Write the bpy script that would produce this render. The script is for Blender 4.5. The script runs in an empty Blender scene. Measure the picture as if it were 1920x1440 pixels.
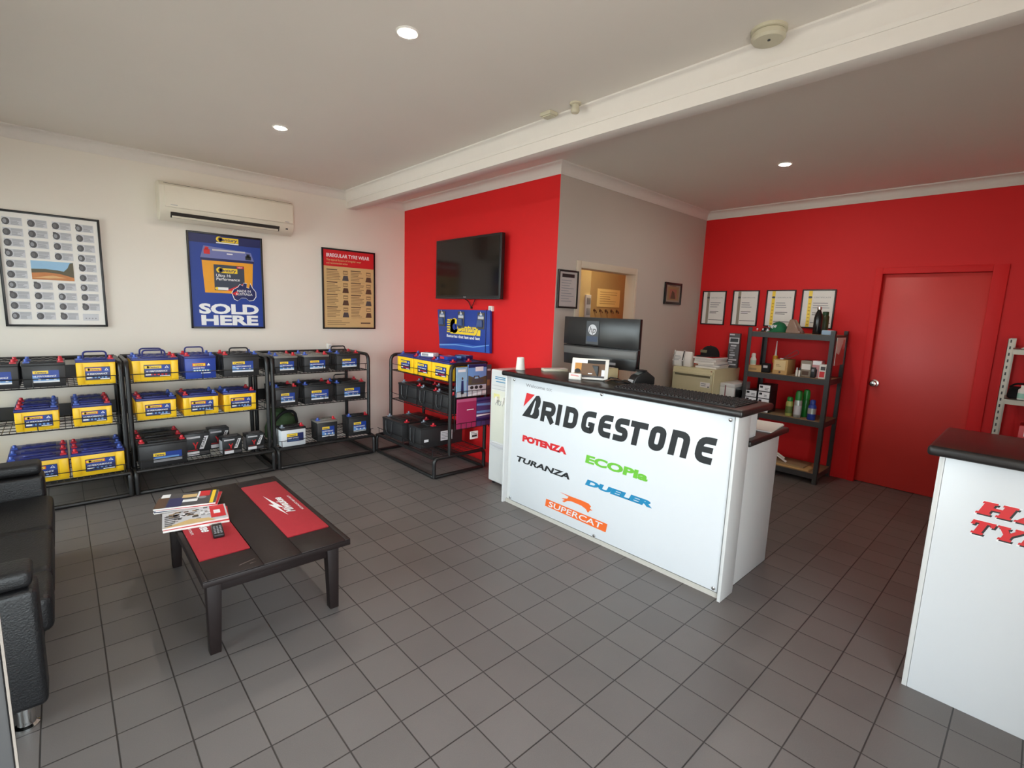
import bpy, bmesh, math, random
from mathutils import Vector, Matrix
random.seed(7)
SC = bpy.context.scene
COL = SC.collection

# ---------------------------------------------------------------- camera
CAM_R = ((0.7370982, -0.6748138, 0.0362301), (-0.0727297, -0.1325146, -0.9885091), (0.6718606, 0.7259933, -0.1467553))
CAM_C = (-1.64626, -1.06311, 1.54995)
cd = bpy.data.cameras.new('camera')
cam = bpy.data.objects.new('camera', cd)
COL.objects.link(cam)
cd.sensor_fit = 'HORIZONTAL'
cd.sensor_width = 36.0
cd.lens = 920.0 / 1920.0 * 36.0
cd.clip_start = 0.02
r_, d_, f_ = (Vector(v) for v in CAM_R)
mw = Matrix((r_, -d_, -f_)).transposed().to_4x4()
mw.translation = Vector(CAM_C)
cam.matrix_world = mw
SC.camera = cam

# ---------------------------------------------------------------- view + world + daylight
SC.view_settings.view_transform = 'Standard'
SC.view_settings.look = 'None'
SC.view_settings.gamma = 1.0
SC.view_settings.use_curve_mapping = False
SC.view_settings.exposure = 0.66
SKY = 6.6
world = bpy.data.worlds.new('sky')
SC.world = world
world.use_nodes = True
wn = world.node_tree
bg = wn.nodes['Background']
bg.inputs['Color'].default_value = (0.86, 0.94, 1.0, 1)
bg.inputs['Strength'].default_value = SKY
SC.cycles.max_bounces = 10
SC.cycles.diffuse_bounces = 7
SC.cycles.glossy_bounces = 4
SC.cycles.transparent_max_bounces = 8
SC.cycles.caustics_reflective = False
SC.cycles.caustics_refractive = False
SC.cycles.sample_clamp_indirect = 6.0

def portal(name, loc, rot, sx, sy):
    l = bpy.data.lights.new(name, 'AREA')
    l.shape = 'RECTANGLE'; l.size = sx; l.size_y = sy
    l.cycles.is_portal = True
    o = bpy.data.objects.new(name, l)
    o.location = loc; o.rotation_euler = rot
    COL.objects.link(o)
# the glazed shopfront to the left and the entrance behind the camera
portal('daylight_shopfront', (-2.93, 2.35, 1.2), (0, -math.pi/2, 0), 2.2, 3.7)
portal('daylight_entrance', (-1.625, -1.79, 1.1), (math.pi/2, 0, 0), 2.2, 2.15)
DOWNLIGHT = 480.0
sun_d = bpy.data.lights.new('sun', 'SUN'); sun_d.energy = 15.0; sun_d.angle = 0.01; sun_d.color = (1.0, 0.95, 0.88)
sun = bpy.data.objects.new('sun', sun_d); COL.objects.link(sun)
sun.rotation_euler = Vector((-0.30, 0.22, -1.0)).to_track_quat('-Z', 'Y').to_euler()   # high over the roof, lights the pavement outside only

# ---------------------------------------------------------------- materials
def lin(c):
    c = c/255.0
    return c/12.92 if c <= 0.04045 else ((c+0.055)/1.055)**2.4
MATS = {}
def mat(name, rgb, rough=0.5, metal=0.0, var=0.06, scale=18.0, bump=0.0, bscale=60.0, spec=0.5, emit=0.0, coat=0.0):
    if name in MATS: return MATS[name]
    m = bpy.data.materials.new(name); MATS[name] = m
    m.use_nodes = True
    nt = m.node_tree; N = nt.nodes; L = nt.links
    b = N['Principled BSDF']
    c = [lin(v) for v in rgb]
    b.inputs['Roughness'].default_value = rough
    b.inputs['Metallic'].default_value = metal
    b.inputs['Specular IOR Level'].default_value = spec
    if coat: b.inputs['Coat Weight'].default_value = coat
    tc = N.new('ShaderNodeTexCoord')
    if var > 0:
        nz = N.new('ShaderNodeTexNoise'); nz.inputs['Scale'].default_value = scale; nz.inputs['Detail'].default_value = 4
        L.new(tc.outputs['Object'], nz.inputs['Vector'])
        mx = N.new('ShaderNodeMix'); mx.data_type = 'RGBA'
        mx.inputs[6].default_value = (*[v*(1-var) for v in c], 1)
        mx.inputs[7].default_value = (*[min(1, v*(1+var)) for v in c], 1)
        L.new(nz.outputs['Fac'], mx.inputs[0]); L.new(mx.outputs[2], b.inputs['Base Color'])
    else:
        b.inputs['Base Color'].default_value = (*c, 1)
    if bump > 0:
        n2 = N.new('ShaderNodeTexNoise'); n2.inputs['Scale'].default_value = bscale; n2.inputs['Detail'].default_value = 3
        L.new(tc.outputs['Object'], n2.inputs['Vector'])
        bp = N.new('ShaderNodeBump'); bp.inputs['Strength'].default_value = bump; bp.inputs['Distance'].default_value = 0.01
        L.new(n2.outputs['Fac'], bp.inputs['Height']); L.new(bp.outputs['Normal'], b.inputs['Normal'])
    if emit:
        b.inputs['Emission Color'].default_value = (1.0, 0.93, 0.82, 1)
        b.inputs['Emission Strength'].default_value = emit
    return m
def tile_mat():
    m = bpy.data.materials.new('floor_tiles'); m.use_nodes = True
    nt = m.node_tree; N = nt.nodes; L = nt.links; b = N['Principled BSDF']
    tc = N.new('ShaderNodeTexCoord'); sx = N.new('ShaderNodeSeparateXYZ'); L.new(tc.outputs['Object'], sx.inputs[0])
    def mth(op, a, b_=None):
        n = N.new('ShaderNodeMath'); n.operation = op
        for i, v in enumerate((a, b_)):
            if v is None: continue
            if isinstance(v, (int, float)): n.inputs[i].default_value = v
            else: L.new(v, n.inputs[i])
        return n.outputs[0]
    cells, edges = [], []
    for ax in ('X', 'Y'):
        t = mth('DIVIDE', sx.outputs[ax], 0.2)
        cells.append(mth('FLOOR', t))
        fr = mth('FRACT', t)
        e = mth('MINIMUM', fr, mth('SUBTRACT', 1.0, fr))
        edges.append(e)
    cx = N.new('ShaderNodeCombineXYZ'); L.new(cells[0], cx.inputs[0]); L.new(cells[1], cx.inputs[1])
    wnz = N.new('ShaderNodeTexWhiteNoise'); wnz.noise_dimensions = '2D'; L.new(cx.outputs[0], wnz.inputs['Vector'])
    ed = mth('MINIMUM', edges[0], edges[1])
    mr = N.new('ShaderNodeMapRange'); mr.inputs[1].default_value = 0.008; mr.inputs[2].default_value = 0.016
    L.new(ed, mr.inputs[0])
    nz = N.new('ShaderNodeTexNoise'); nz.inputs['Scale'].default_value = 260; nz.inputs['Detail'].default_value = 2
    L.new(tc.outputs['Object'], nz.inputs['Vector'])
    nz2 = N.new('ShaderNodeTexNoise'); nz2.inputs['Scale'].default_value = 2.2; nz2.inputs['Detail'].default_value = 5
    L.new(tc.outputs['Object'], nz2.inputs['Vector'])
    s = mth('ADD', mth('MULTIPLY', wnz.outputs['Value'], 0.14), mth('MULTIPLY', nz.outputs['Fac'], 0.24))
    s = mth('ADD', s, mth('MULTIPLY', nz2.outputs['Fac'], 0.30))
    s = mth('ADD', s, 0.66)
    base = N.new('ShaderNodeMix'); base.data_type = 'RGBA'; base.blend_type = 'MULTIPLY'; base.inputs[0].default_value = 1.0
    base.inputs[6].default_value = (*[lin(v) for v in TILE], 1)
    cc = N.new('ShaderNodeCombineColor')
    for i in range(3): L.new(s, cc.inputs[i])
    L.new(cc.outputs[0], base.inputs[7])
    mx = N.new('ShaderNodeMix'); mx.data_type = 'RGBA'
    mx.inputs[6].default_value = (*[lin(v) for v in (52, 48, 46)], 1)
    L.new(mr.outputs[0], mx.inputs[0]); L.new(base.outputs[2], mx.inputs[7]); L.new(mx.outputs[2], b.inputs['Base Color'])
    b.inputs['Roughness'].default_value = 0.42
    b.inputs['Specular IOR Level'].default_value = 0.45
    bp = N.new('ShaderNodeBump'); bp.inputs['Strength'].default_value = 0.5; bp.inputs['Distance'].default_value = 0.003
    L.new(mth('ADD', mr.outputs[0], mth('MULTIPLY', nz.outputs['Fac'], 0.12)), bp.inputs['Height'])
    L.new(bp.outputs['Normal'], b.inputs['Normal'])
    return m
TILE = (107, 102, 100)
def glass_mat():
    m = bpy.data.materials.new('window_glass'); m.use_nodes = True
    nt = m.node_tree; N = nt.nodes; L = nt.links
    N.remove(N['Principled BSDF'])
    tr = N.new('ShaderNodeBsdfTransparent'); gl = N.new('ShaderNodeBsdfGlossy'); gl.inputs['Roughness'].default_value = 0.02
    tr.inputs['Color'].default_value = (0.93, 0.96, 0.95, 1)
    fr = N.new('ShaderNodeFresnel'); fr.inputs['IOR'].default_value = 1.45
    mx = N.new('ShaderNodeMixShader'); L.new(fr.outputs[0], mx.inputs[0]); L.new(tr.outputs[0], mx.inputs[1]); L.new(gl.outputs[0], mx.inputs[2])
    L.new(mx.outputs[0], N['Material Output'].inputs['Surface'])
    return m

WALLW = mat('wall_paint_white', (233, 226, 215), 0.75, var=0.02, scale=3, bump=0.03, bscale=220)
WALLG = mat('wall_paint_grey', (192, 182, 173), 0.75, var=0.02, scale=3, bump=0.03, bscale=220)
WALLR = mat('wall_paint_red', (218, 28, 31), 0.6, spec=0.35, var=0.03, scale=3, bump=0.03, bscale=220)
DOORR = mat('door_paint_red', (218, 62, 58), 0.42, var=0.04, scale=5, bump=0.03, bscale=120)
CEIL = mat('ceiling_paint', (226, 219, 210), 0.85, var=0.02, scale=3, bump=0.02, bscale=200)
CORN = mat('cornice_paint', (226, 220, 213), 0.7, var=0.02)
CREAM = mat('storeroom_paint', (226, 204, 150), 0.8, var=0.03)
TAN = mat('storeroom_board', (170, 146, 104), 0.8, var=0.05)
CONC = mat('pavement_concrete', (150, 147, 142), 0.9, var=0.1)
WHITE = mat('white_laminate', (218, 219, 218), 0.32, var=0.01)
PANELW = mat('white_sign_panel', (222, 226, 230), 0.25, var=0.01)
BLKTOP = mat('black_laminate', (34, 31, 31), 0.3, var=0.2, scale=120, bump=0.05, bscale=300)
WOOD = mat('dark_stained_wood', (29, 20, 19), 0.5, spec=0.35, var=0.25, scale=14, bump=0.06, bscale=40)
WOODW = mat('worn_wood', (96, 84, 80), 0.6, var=0.2)
LEATH = mat('black_leather', (22, 22, 24), 0.45, var=0.12, scale=25, bump=0.25, bscale=140)
CHROME = mat('chrome', (210, 210, 210), 0.12, 1.0, var=0.02)
STEELB = mat('black_steel', (27, 26, 26), 0.38, var=0.15)
DKALU = mat('dark_aluminium', (52, 54, 56), 0.4, 0.4, var=0.06)
SEAL = mat('pale_door_seal', (112, 106, 99), 0.6, var=0.05)
BLACK = mat('black_plastic', (24, 24, 25), 0.4, var=0.1)
DKGREY = mat('dark_grey_plastic', (52, 52, 54), 0.35, var=0.06)
SCREEN = mat('tv_screen_glass', (14, 13, 13), 0.12, var=0.05)
FRAMEB = mat('black_picture_frame', (22, 20, 20), 0.35, var=0.1)
ACW = mat('air_conditioner_plastic', (219, 211, 194), 0.45, var=0.02)
ACD = mat('air_conditioner_slot', (46, 40, 36), 0.7, var=0.1)
DETW = mat('aged_white_plastic', (198, 191, 168), 0.5, var=0.04)
YEL = mat('yellow_battery_plastic', (255, 204, 34), 0.38, var=0.03)
BLUEB = mat('blue_battery_plastic', (38, 66, 160), 0.38, var=0.04)
NAVY = mat('navy_lid_plastic', (44, 50, 116), 0.4, var=0.05)
BLKB = mat('black_battery_plastic', (42, 41, 42), 0.42, var=0.08)
BLKL = mat('black_lid_plastic', (36, 35, 36), 0.45, var=0.08)
GRYT = mat('grey_lid_plastic', (126, 122, 116), 0.5, var=0.05)
WHTB = mat('white_battery_plastic', (222, 226, 230), 0.4, var=0.03)
TRED = mat('red_terminal_cap', (196, 34, 48), 0.4, var=0.05)
TBLU = mat('blue_terminal_cap', (66, 92, 176), 0.4, var=0.05)
TGRY = mat('grey_terminal_cap', (130, 138, 150), 0.4, var=0.05)
PBLUE = mat('print_blue', (28, 62, 150), 0.4, var=0.02)
PDBLUE = mat('print_dark_blue', (24, 34, 92), 0.4, var=0.02)
PLBLUE = mat('print_light_blue', (110, 158, 218), 0.4, var=0.02)
PYEL = mat('print_yellow', (250, 214, 48), 0.4, var=0.02)
PWHITE = mat('print_white', (242, 243, 245), 0.4, var=0.01)
PBLACK = mat('print_black', (34, 36, 38), 0.4, var=0.02)
PRED = mat('print_red', (214, 40, 46), 0.4, var=0.02)
PGREEN = mat('print_green', (112, 192, 62), 0.4, var=0.02)
PTEAL = mat('print_teal', (36, 136, 182), 0.4, var=0.02)
PORANGE = mat('print_orange', (238, 108, 46), 0.4, var=0.02)
PGREY = mat('print_grey', (146, 146, 150), 0.5, var=0.02)
PLGREY = mat('print_pale_grey', (202, 202, 206), 0.5, var=0.02)
PDGREY = mat('print_dark_grey', (78, 76, 78), 0.5, var=0.05)
PCREAM = mat('print_cream', (216, 184, 128), 0.5, var=0.03)
PTAN = mat('print_tan', (150, 122, 84), 0.5, var=0.05)
PBROWN = mat('print_brown', (92, 66, 50), 0.5, var=0.1)
PAPER = mat('white_paper', (236, 232, 226), 0.7, var=0.02)
PPINK = mat('print_magenta', (168, 44, 92), 0.5, var=0.04)
PPURP = mat('print_purple', (76, 64, 120), 0.5, var=0.06)
PSKY = mat('print_sky', (150, 190, 220), 0.5, var=0.06)
PHILL = mat('print_hills', (92, 84, 62), 0.5, var=0.2)
PEARTH = mat('print_red_earth', (196, 124, 70), 0.5, var=0.2)
REDCLOTH = mat('red_mat_cloth', (166, 36, 46), 0.9, var=0.08, scale=40, bump=0.2, bscale=400)
CARD = mat('cardboard', (196, 158, 104), 0.8, var=0.06)
CABCREAM = mat('cream_cabinet_steel', (206, 198, 160), 0.45, var=0.03)
SHELFB = mat('grey_shelf_steel', (58, 56, 56), 0.45, var=0.08)
MDF = mat('shelf_board', (150, 124, 92), 0.8, var=0.08)
GALV = mat('galvanised_steel', (176, 168, 156), 0.4, 0.5, var=0.08)
GREENCAP = mat('green_cap_fabric', (22, 104, 66), 0.85, var=0.06)
GREENP = mat('green_plastic', (34, 128, 52), 0.3, var=0.04)
SILVER = mat('silver_can', (178, 186, 182), 0.3, 0.4, var=0.04)
CANG = mat('olive_can', (168, 170, 92), 0.4, var=0.06)
CANB = mat('blue_can', (38, 62, 150), 0.35, var=0.06)
CLOTHB = mat('black_cap_fabric', (20, 19, 20), 0.9, var=0.1)
OLIVE = mat('olive_green_canvas', (62, 84, 52), 0.9, var=0.15)
ORANGEY = mat('sealant_yellow', (226, 160, 40), 0.5, var=0.05)
RUBBER = mat('black_rubber', (32, 28, 28), 0.6, var=0.2, scale=60)
CLEARP = mat('smoky_bag_plastic', (136, 112, 98), 0.25, var=0.1)
WALLWHITE = mat('matt_white_plastic', (236, 232, 224), 0.5, var=0.02)
LAMP = mat('lamp_glow', (255, 250, 240), 0.5, var=0, emit=DOWNLIGHT)
TILES = tile_mat()
GLASS = glass_mat()

# ---------------------------------------------------------------- mesh helpers
class MB:
    def __init__(s):
        s.v = []; s.f = []; s.m = []; s.M = Matrix.Identity(4)
    def add(s, vs, fs, m=0):
        n = len(s.v)
        s.v += [tuple(s.M @ Vector(p)) for p in vs]
        s.f += [tuple(n+i for i in f) for f in fs]
        s.m += [m]*len(fs)
        return s
    def box(s, x0, x1, y0, y1, z0, z1, m=0):
        vs = [(x, y, z) for z in (z0, z1) for y in (y0, y1) for x in (x0, x1)]
        return s.add(vs, [(0, 2, 3, 1), (4, 5, 7, 6), (0, 1, 5, 4), (2, 6, 7, 3), (0, 4, 6, 2), (1, 3, 7, 5)], m)
    def frustum(s, b, zb, t, zt, m=0):
        vs = [(b[0], b[2], zb), (b[1], b[2], zb), (b[0], b[3], zb), (b[1], b[3], zb), (t[0], t[2], zt), (t[1], t[2], zt), (t[0], t[3], zt), (t[1], t[3], zt)]
        return s.add(vs, [(0, 2, 3, 1), (4, 5, 7, 6), (0, 1, 5, 4), (2, 6, 7, 3), (0, 4, 6, 2), (1, 3, 7, 5)], m)
    def prism(s, pts, o, u, v, d, m=0):
        o, u, v, d = (Vector(a) for a in (o, u, v, d)); n = len(pts)
        vs = [o+u*a+v*b for a, b in pts] + [o+u*a+v*b+d for a, b in pts]
        fs = [tuple(reversed(range(n))), tuple(range(n, 2*n))] + [(i, (i+1) % n, n+(i+1) % n, n+i) for i in range(n)]
        return s.add(vs, fs, m)
    def tube(s, pts, r, seg=8, closed=False, m=0, caps=True):
        P = [Vector(p) for p in pts]; n = len(P); rs = r if isinstance(r, (list, tuple)) else [r]*n
        vs = []; prev = None
        for i, p in enumerate(P):
            a = P[i-1] if (i > 0 or closed) else p; b = P[(i+1) % n] if (i < n-1 or closed) else p
            t = (b-a); t = t.normalized() if t.length > 1e-9 else Vector((0, 0, 1))
            if prev is None:
                up = Vector((0, 0, 1)) if abs(t.z) < 0.9 else Vector((1, 0, 0))
                nx = t.cross(up).normalized()
            else:
                nx = (prev - t*prev.dot(t)).normalized()
            prev = nx; ny = t.cross(nx)
            for k in range(seg):
                a_ = 2*math.pi*k/seg
                vs.append(p + (nx*math.cos(a_)+ny*math.sin(a_))*rs[i])
        fs = []
        for i in range(n if closed else n-1):
            j = (i+1) % n
            for k in range(seg):
                k2 = (k+1) % seg
                fs.append((i*seg+k, j*seg+k, j*seg+k2, i*seg+k2))
        if not closed and caps:
            fs.append(tuple(range(seg))); fs.append(tuple(reversed(range((n-1)*seg, n*seg))))
        return s.add(vs, fs, m)
    def lathe(s, prof, c=(0, 0, 0), seg=20, m=0, ax='z'):
        vs = []; n = len(prof)
        for r, h in prof:
            for k in range(seg):
                a = 2*math.pi*k/seg; x, y = r*math.cos(a), r*math.sin(a)
                p = (x, y, h) if ax == 'z' else ((h, x, y) if ax == 'x' else (y, h, x))
                vs.append((c[0]+p[0], c[1]+p[1], c[2]+p[2]))
        fs = [(i*seg+k, i*seg+(k+1) % seg, (i+1)*seg+(k+1) % seg, (i+1)*seg+k) for i in range(n-1) for k in range(seg)]
        fs.append(tuple(reversed(range(seg)))); fs.append(tuple(range((n-1)*seg, n*seg)))
        return s.add(vs, fs, m)
    def mesh(s, name, mats, bevel=0.0, seg=2, smooth=True):
        me = bpy.data.meshes.new(name)
        bm = bmesh.new()
        bv = [bm.verts.new(p) for p in s.v]
        for f, mi in zip(s.f, s.m):
            try:
                fc = bm.faces.new([bv[i] for i in f]); fc.material_index = mi
            except ValueError: pass
        bmesh.ops.recalc_face_normals(bm, faces=bm.faces)
        if bevel > 0:
            bm.normal_update()
            es = [e for e in bm.edges if len(e.link_faces) == 2 and e.calc_face_angle(0) > 0.6]
            bmesh.ops.bevel(bm, geom=es, offset=bevel, segments=seg, profile=0.5, affect='EDGES', clamp_overlap=True)
        if smooth:
            for f in bm.faces: f.smooth = True
        bm.to_mesh(me); bm.free()
        for m in mats: me.materials.append(m)
        if smooth: me.set_sharp_from_angle(angle=math.radians(38))
        return me
    def build(s, name, mats, parent=None, bevel=0.0, seg=2, smooth=True):
        return place(name, s.mesh(name, mats if isinstance(mats, (list, tuple)) else [mats], bevel, seg, smooth), parent)
def place(name, me, parent=None):
    o = bpy.data.objects.new(name, me); COL.objects.link(o)
    if parent: o.parent = parent
    return o
def empty(name, loc=(0, 0, 0), rz=0.0):
    o = bpy.data.objects.new(name, None); COL.objects.link(o)
    o.empty_display_size = 0.05
    o.location = loc; o.rotation_euler = (0, 0, rz)
    return o
def tag(o, label, cat, group=None):
    o['label'] = label; o['category'] = cat
    if group: o['group'] = group
    return o
def thing(name, label, cat, loc=(0, 0, 0), rz=0.0, group=None):
    return tag(empty(name, loc, rz), label, cat, group)
def struct(o):
    o['kind'] = 'structure'; return o
def rpath(pts, r, n=5, closed=False):
    """round the corners of a polyline (2D or 3D); r is a number or a list"""
    P = [Vector(p) for p in pts]; N = len(P); out = []
    rr = r if isinstance(r, (list, tuple)) else [r]*N
    for i, p in enumerate(P):
        if (not closed and i in (0, N-1)) or rr[i] <= 0:
            out.append(p); continue
        a = P[i-1]-p; b = P[(i+1) % N]-p
        k = min(rr[i], a.length*0.5, b.length*0.5)
        p0 = p+a.normalized()*k; p1 = p+b.normalized()*k
        for j in range(n+1):
            t = j/n
            out.append(p0*(1-t)**2 + p*2*t*(1-t) + p1*t*t)
    return out

# ---------------------------------------------------------------- printing (lettering and artwork as real flat shapes)
TXT = {}
def glyphs(body, bold=0.0, shear=0.0, res=3):
    k = (body, bold, shear, res)
    if k in TXT: return TXT[k]
    cu = bpy.data.curves.new('lettering', 'FONT')
    cu.body = body; cu.size = 1.0; cu.offset = bold; cu.shear = shear; cu.resolution_u = res
    ob = bpy.data.objects.new('lettering', cu); COL.objects.link(ob)
    dg = bpy.context.evaluated_depsgraph_get(); dg.update()
    me = bpy.data.meshes.new_from_object(ob.evaluated_get(dg))
    vs = [(v.co.x, v.co.y) for v in me.vertices]; fs = [tuple(p.vertices) for p in me.polygons]
    bpy.data.objects.remove(ob); bpy.data.curves.remove(cu); bpy.data.meshes.remove(me)
    TXT[k] = (vs, fs)
    return TXT[k]
CAP = None
def cap_height():
    global CAP
    if CAP is None:
        vs, _ = glyphs('H'); CAP = max(v[1] for v in vs)
    return CAP
class Print:
    STEP = 0.0004
    def __init__(s, o, u, v, base=0.0006):
        s.o = Vector(o); s.u = Vector(u).normalized(); s.v = Vector(v).normalized(); s.n = s.u.cross(s.v); s.b = base
        s.mb = MB(); s.mats = []
    def mi(s, m):
        if m not in s.mats: s.mats.append(m)
        return s.mats.index(m)
    def P(s, a, b, L): return s.o+s.u*a+s.v*b+s.n*(s.b+L*s.STEP)
    def poly(s, pts, m, L=0):
        s.mb.add([s.P(a, b, L) for a, b in pts], [tuple(range(len(pts)))], s.mi(m)); return s
    def rect(s, x0, y0, x1, y1, m, L=0): return s.poly([(x0, y0), (x1, y0), (x1, y1), (x0, y1)], m, L)
    def disc(s, x, y, rx, ry, m, L=0, n=14, a0=0.0, a1=2*math.pi):
        return s.poly([(x+rx*math.cos(a0+(a1-a0)*i/n), y+ry*math.sin(a0+(a1-a0)*i/n)) for i in range(n)], m, L)
    def stroke(s, pts, w, m, L=0, closed=False, sh=0.0):
        P = []
        for p in pts:
            q = Vector((p[0], p[1]))
            if not P or (q-P[-1]).length > 1e-5: P.append(q)
        if closed and (P[0]-P[-1]).length < 1e-5: P.pop()
        n = len(P); l, r = [], []
        for i, p in enumerate(P):
            a = P[i-1] if (i > 0 or closed) else None; b = P[(i+1) % n] if (i < n-1 or closed) else None
            d0 = (p-a).normalized() if a is not None else None; d1 = (b-p).normalized() if b is not None else None
            if d0 is None: d0 = d1
            if d1 is None: d1 = d0
            t = (d0+d1); t = t.normalized() if t.length > 1e-6 else d1
            nn = Vector((-t.y, t.x)); c = max(0.4, nn.dot(Vector((-d1.y, d1.x))))
            l.append(p+nn*(w*0.5/c)); r.append(p-nn*(w*0.5/c))
        for i in range(n if closed else n-1):
            j = (i+1) % n
            q = [l[i], r[i], r[j], l[j]]
            s.poly([(a.x+sh*a.y, a.y) for a in q], m, L)
        return s
    def text(s, body, x, y, h, m, L=1, w=None, bold=0.0, shear=0.0, align='l', res=3):
        vs, fs = glyphs(body, bold, shear, res)
        if not vs: return s
        x0 = min(a for a, _ in vs); x1 = max(a for a, _ in vs)
        k = h/cap_height(); kx = k if w is None else w/(x1-x0)
        W = (x1-x0)*kx; off = {'l': 0, 'c': -W/2, 'r': -W}[align]
        s.mb.add([s.P(x+off+(a-x0)*kx, y+b*k, L) for a, b in vs], fs, s.mi(m)); return s
    def lines(s, x0, y0, x1, y1, n, m, L=1, th=0.4, ragged=True):
        """rows of unreadably small text"""
        for i in range(n):
            yy = y1-(i+0.5)*(y1-y0)/n; hh = (y1-y0)/n*th*0.5
            xe = x0+(x1-x0)*(0.55+0.45*random.random() if ragged else 1)
            s.rect(x0, yy-hh, xe, yy+hh, m, L)
        return s
    def build(s, name, parent=None):
        return s.mb.build(name, s.mats, parent, smooth=False)
    def mesh(s, name): return s.mb.mesh(name, s.mats, smooth=False)

# ================================================================ the setting
ZC = 2.775; YA = 4.345; XB = 1.505; YC = 1.84; XD = 4.07; XL = -2.9; YF = -1.75; WT = 0.12
def S(name, mb, m, bevel=0.0): return struct(mb.build(name, m, bevel=bevel))
S('floor', MB().box(XL-WT, XD+WT, YF-WT, YA+WT, -0.08, 0.0), TILES)
S('ceiling', MB().box(XL-WT, XD+WT, YF-WT, YA+WT, ZC, ZC+0.12), CEIL)
S('ground', MB().box(-40, XL-WT-0.01, -30, 30, -0.2, -0.1).box(XL-WT-0.01, 30, -30, YF-WT-0.01, -0.2, -0.1), CONC)
S('wall_back', MB().box(XL, XB+0.1, YA, YA+WT, 0, ZC), WALLW)
S('wall_television', MB().box(XB, XB+0.1, YC, YA, 0, ZC), [WALLR])
# the office partition with its doorway
DX0, DX1, DZ = 1.819, 2.672, 1.955
S('wall_office', MB().box(XB+0.1, DX0-0.03, YC, YC+0.11, 0, ZC).box(DX1+0.03, XD, YC, YC+0.11, 0, ZC).box(DX0-0.03, DX1+0.03, YC, YC+0.11, DZ+0.03, ZC)
  .box(XB+0.001, XB+0.1, YC-0.0015, YC, 0, ZC), WALLG)
# right wall with the recessed red door
S('wall_right', MB().box(XD, XD+WT, YF, -0.70, 0, ZC).box(XD, XD+WT, 0.085, YA, 0, ZC).box(XD, XD+WT, -0.70, 0.085, 2.045, ZC).box(XD+0.09, XD+WT, -0.70, 0.085, 0, 2.045), WALLR)
S('wall_front', MB().box(XL, -2.75, YF-WT, YF, 0, ZC).box(-0.5, XD, YF-WT, YF, 0, ZC).box(-2.75, -0.5, YF-WT, YF, 2.2, ZC), WALLW)
S('wall_left', MB().box(XL-WT, XL, YF, 0.5, 0, ZC).box(XL-WT, XL, 4.2, YA, 0, ZC).box(XL-WT, XL, 0.5, 4.2, 2.3, ZC).box(XL-WT, XL, 0.5, 4.2, 0, 0.1), WALLW)
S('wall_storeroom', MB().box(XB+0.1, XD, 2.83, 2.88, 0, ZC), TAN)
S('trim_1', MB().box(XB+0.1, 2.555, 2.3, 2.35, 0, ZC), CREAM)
# shopfront glazing
def window(n, axis, a0, a1, b0, b1, at, mull):
    w = struct(empty('window_%d' % n))
    fr = MB(); pn = MB()
    def bx(mb, p0, p1, z0, z1, t0, t1, m=0):
        if axis == 'y': mb.box(at-t0, at+t1, p0, p1, z0, z1, m)
        else: mb.box(p0, p1, at-t0, at+t1, z0, z1, m)
    bx(fr, a0, a1, b0, b0+0.06, .03, .03); bx(fr, a0, a1, b1-0.06, b1, .03, .03)
    for k in range(mull+1):
        c = a0+(a1-a0)*k/mull
        bx(fr, max(a0, c-0.03), min(a1, c+0.03), b0+.06, b1-.06, .03, .03)
    bx(pn, a0+.03, a1-.03, b0+.05, b1-.05, .003, .003)
    fr.build('window_frame', DKALU, w); pn.build('window_pane', GLASS, w)
window(1, 'y', 0.5, 4.2, 0.1, 2.3, XL-0.05, 3)
S('unseen_awning', MB().box(XL-1.3, XL-WT, YF-1, YA+0.6, 2.62, 2.7), WALLW)  # out of view, added to block the high sky from the upper walls
# beam across the ceiling
S('trim_2', MB().box(0.785, 0.895, YF, YA, 2.60, ZC), CORN, 0.002)
def cornice(name, p0, p1, n, mitre=False, ps=0.07, hz=0.088):
    """coved cornice between wall line p0-p1 and the ceiling; n = direction into the room"""
    prof = [(0, 0), (0.006, 0), (0.012, 0.016)]
    for k in range(7):
        a = k/6*math.pi/2
        prof.append((0.012+(ps-0.028)*(1-math.cos(a)), 0.016+(hz-0.03)*math.sin(a)))
    prof += [(ps-0.006, hz-0.012), (ps, hz-0.008), (ps, hz), (0, hz)]
    d = Vector((p1[0]-p0[0], p1[1]-p0[1], 0))
    mb = MB().prism(prof, (p0[0], p0[1], ZC-hz), (n[0], n[1], 0), (0, 0, 1), d)
    if mitre:   # carry the outside corner round
        dn = d.normalized()
        for i, (a, b) in enumerate(prof): mb.v[i] = tuple(Vector(mb.v[i])-dn*a)
    S(name, mb, CORN)
cornice('trim_3', (XL, YA), (0.785, YA), (0, -1))
cornice('trim_4', (0.785, YF), (0.785, YA), (-1, 0), ps=0.05, hz=0.105)
cornice('trim_5', (0.895, YA), (XB, YA), (0, -1))
cornice('trim_6', (XB, YC), (XB, YA), (-1, 0), True)
cornice('trim_7', (XB, YC), (XD, YC), (0, -1), True)
cornice('trim_8', (XD, YF), (XD, YC), (-1, 0))
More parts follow.
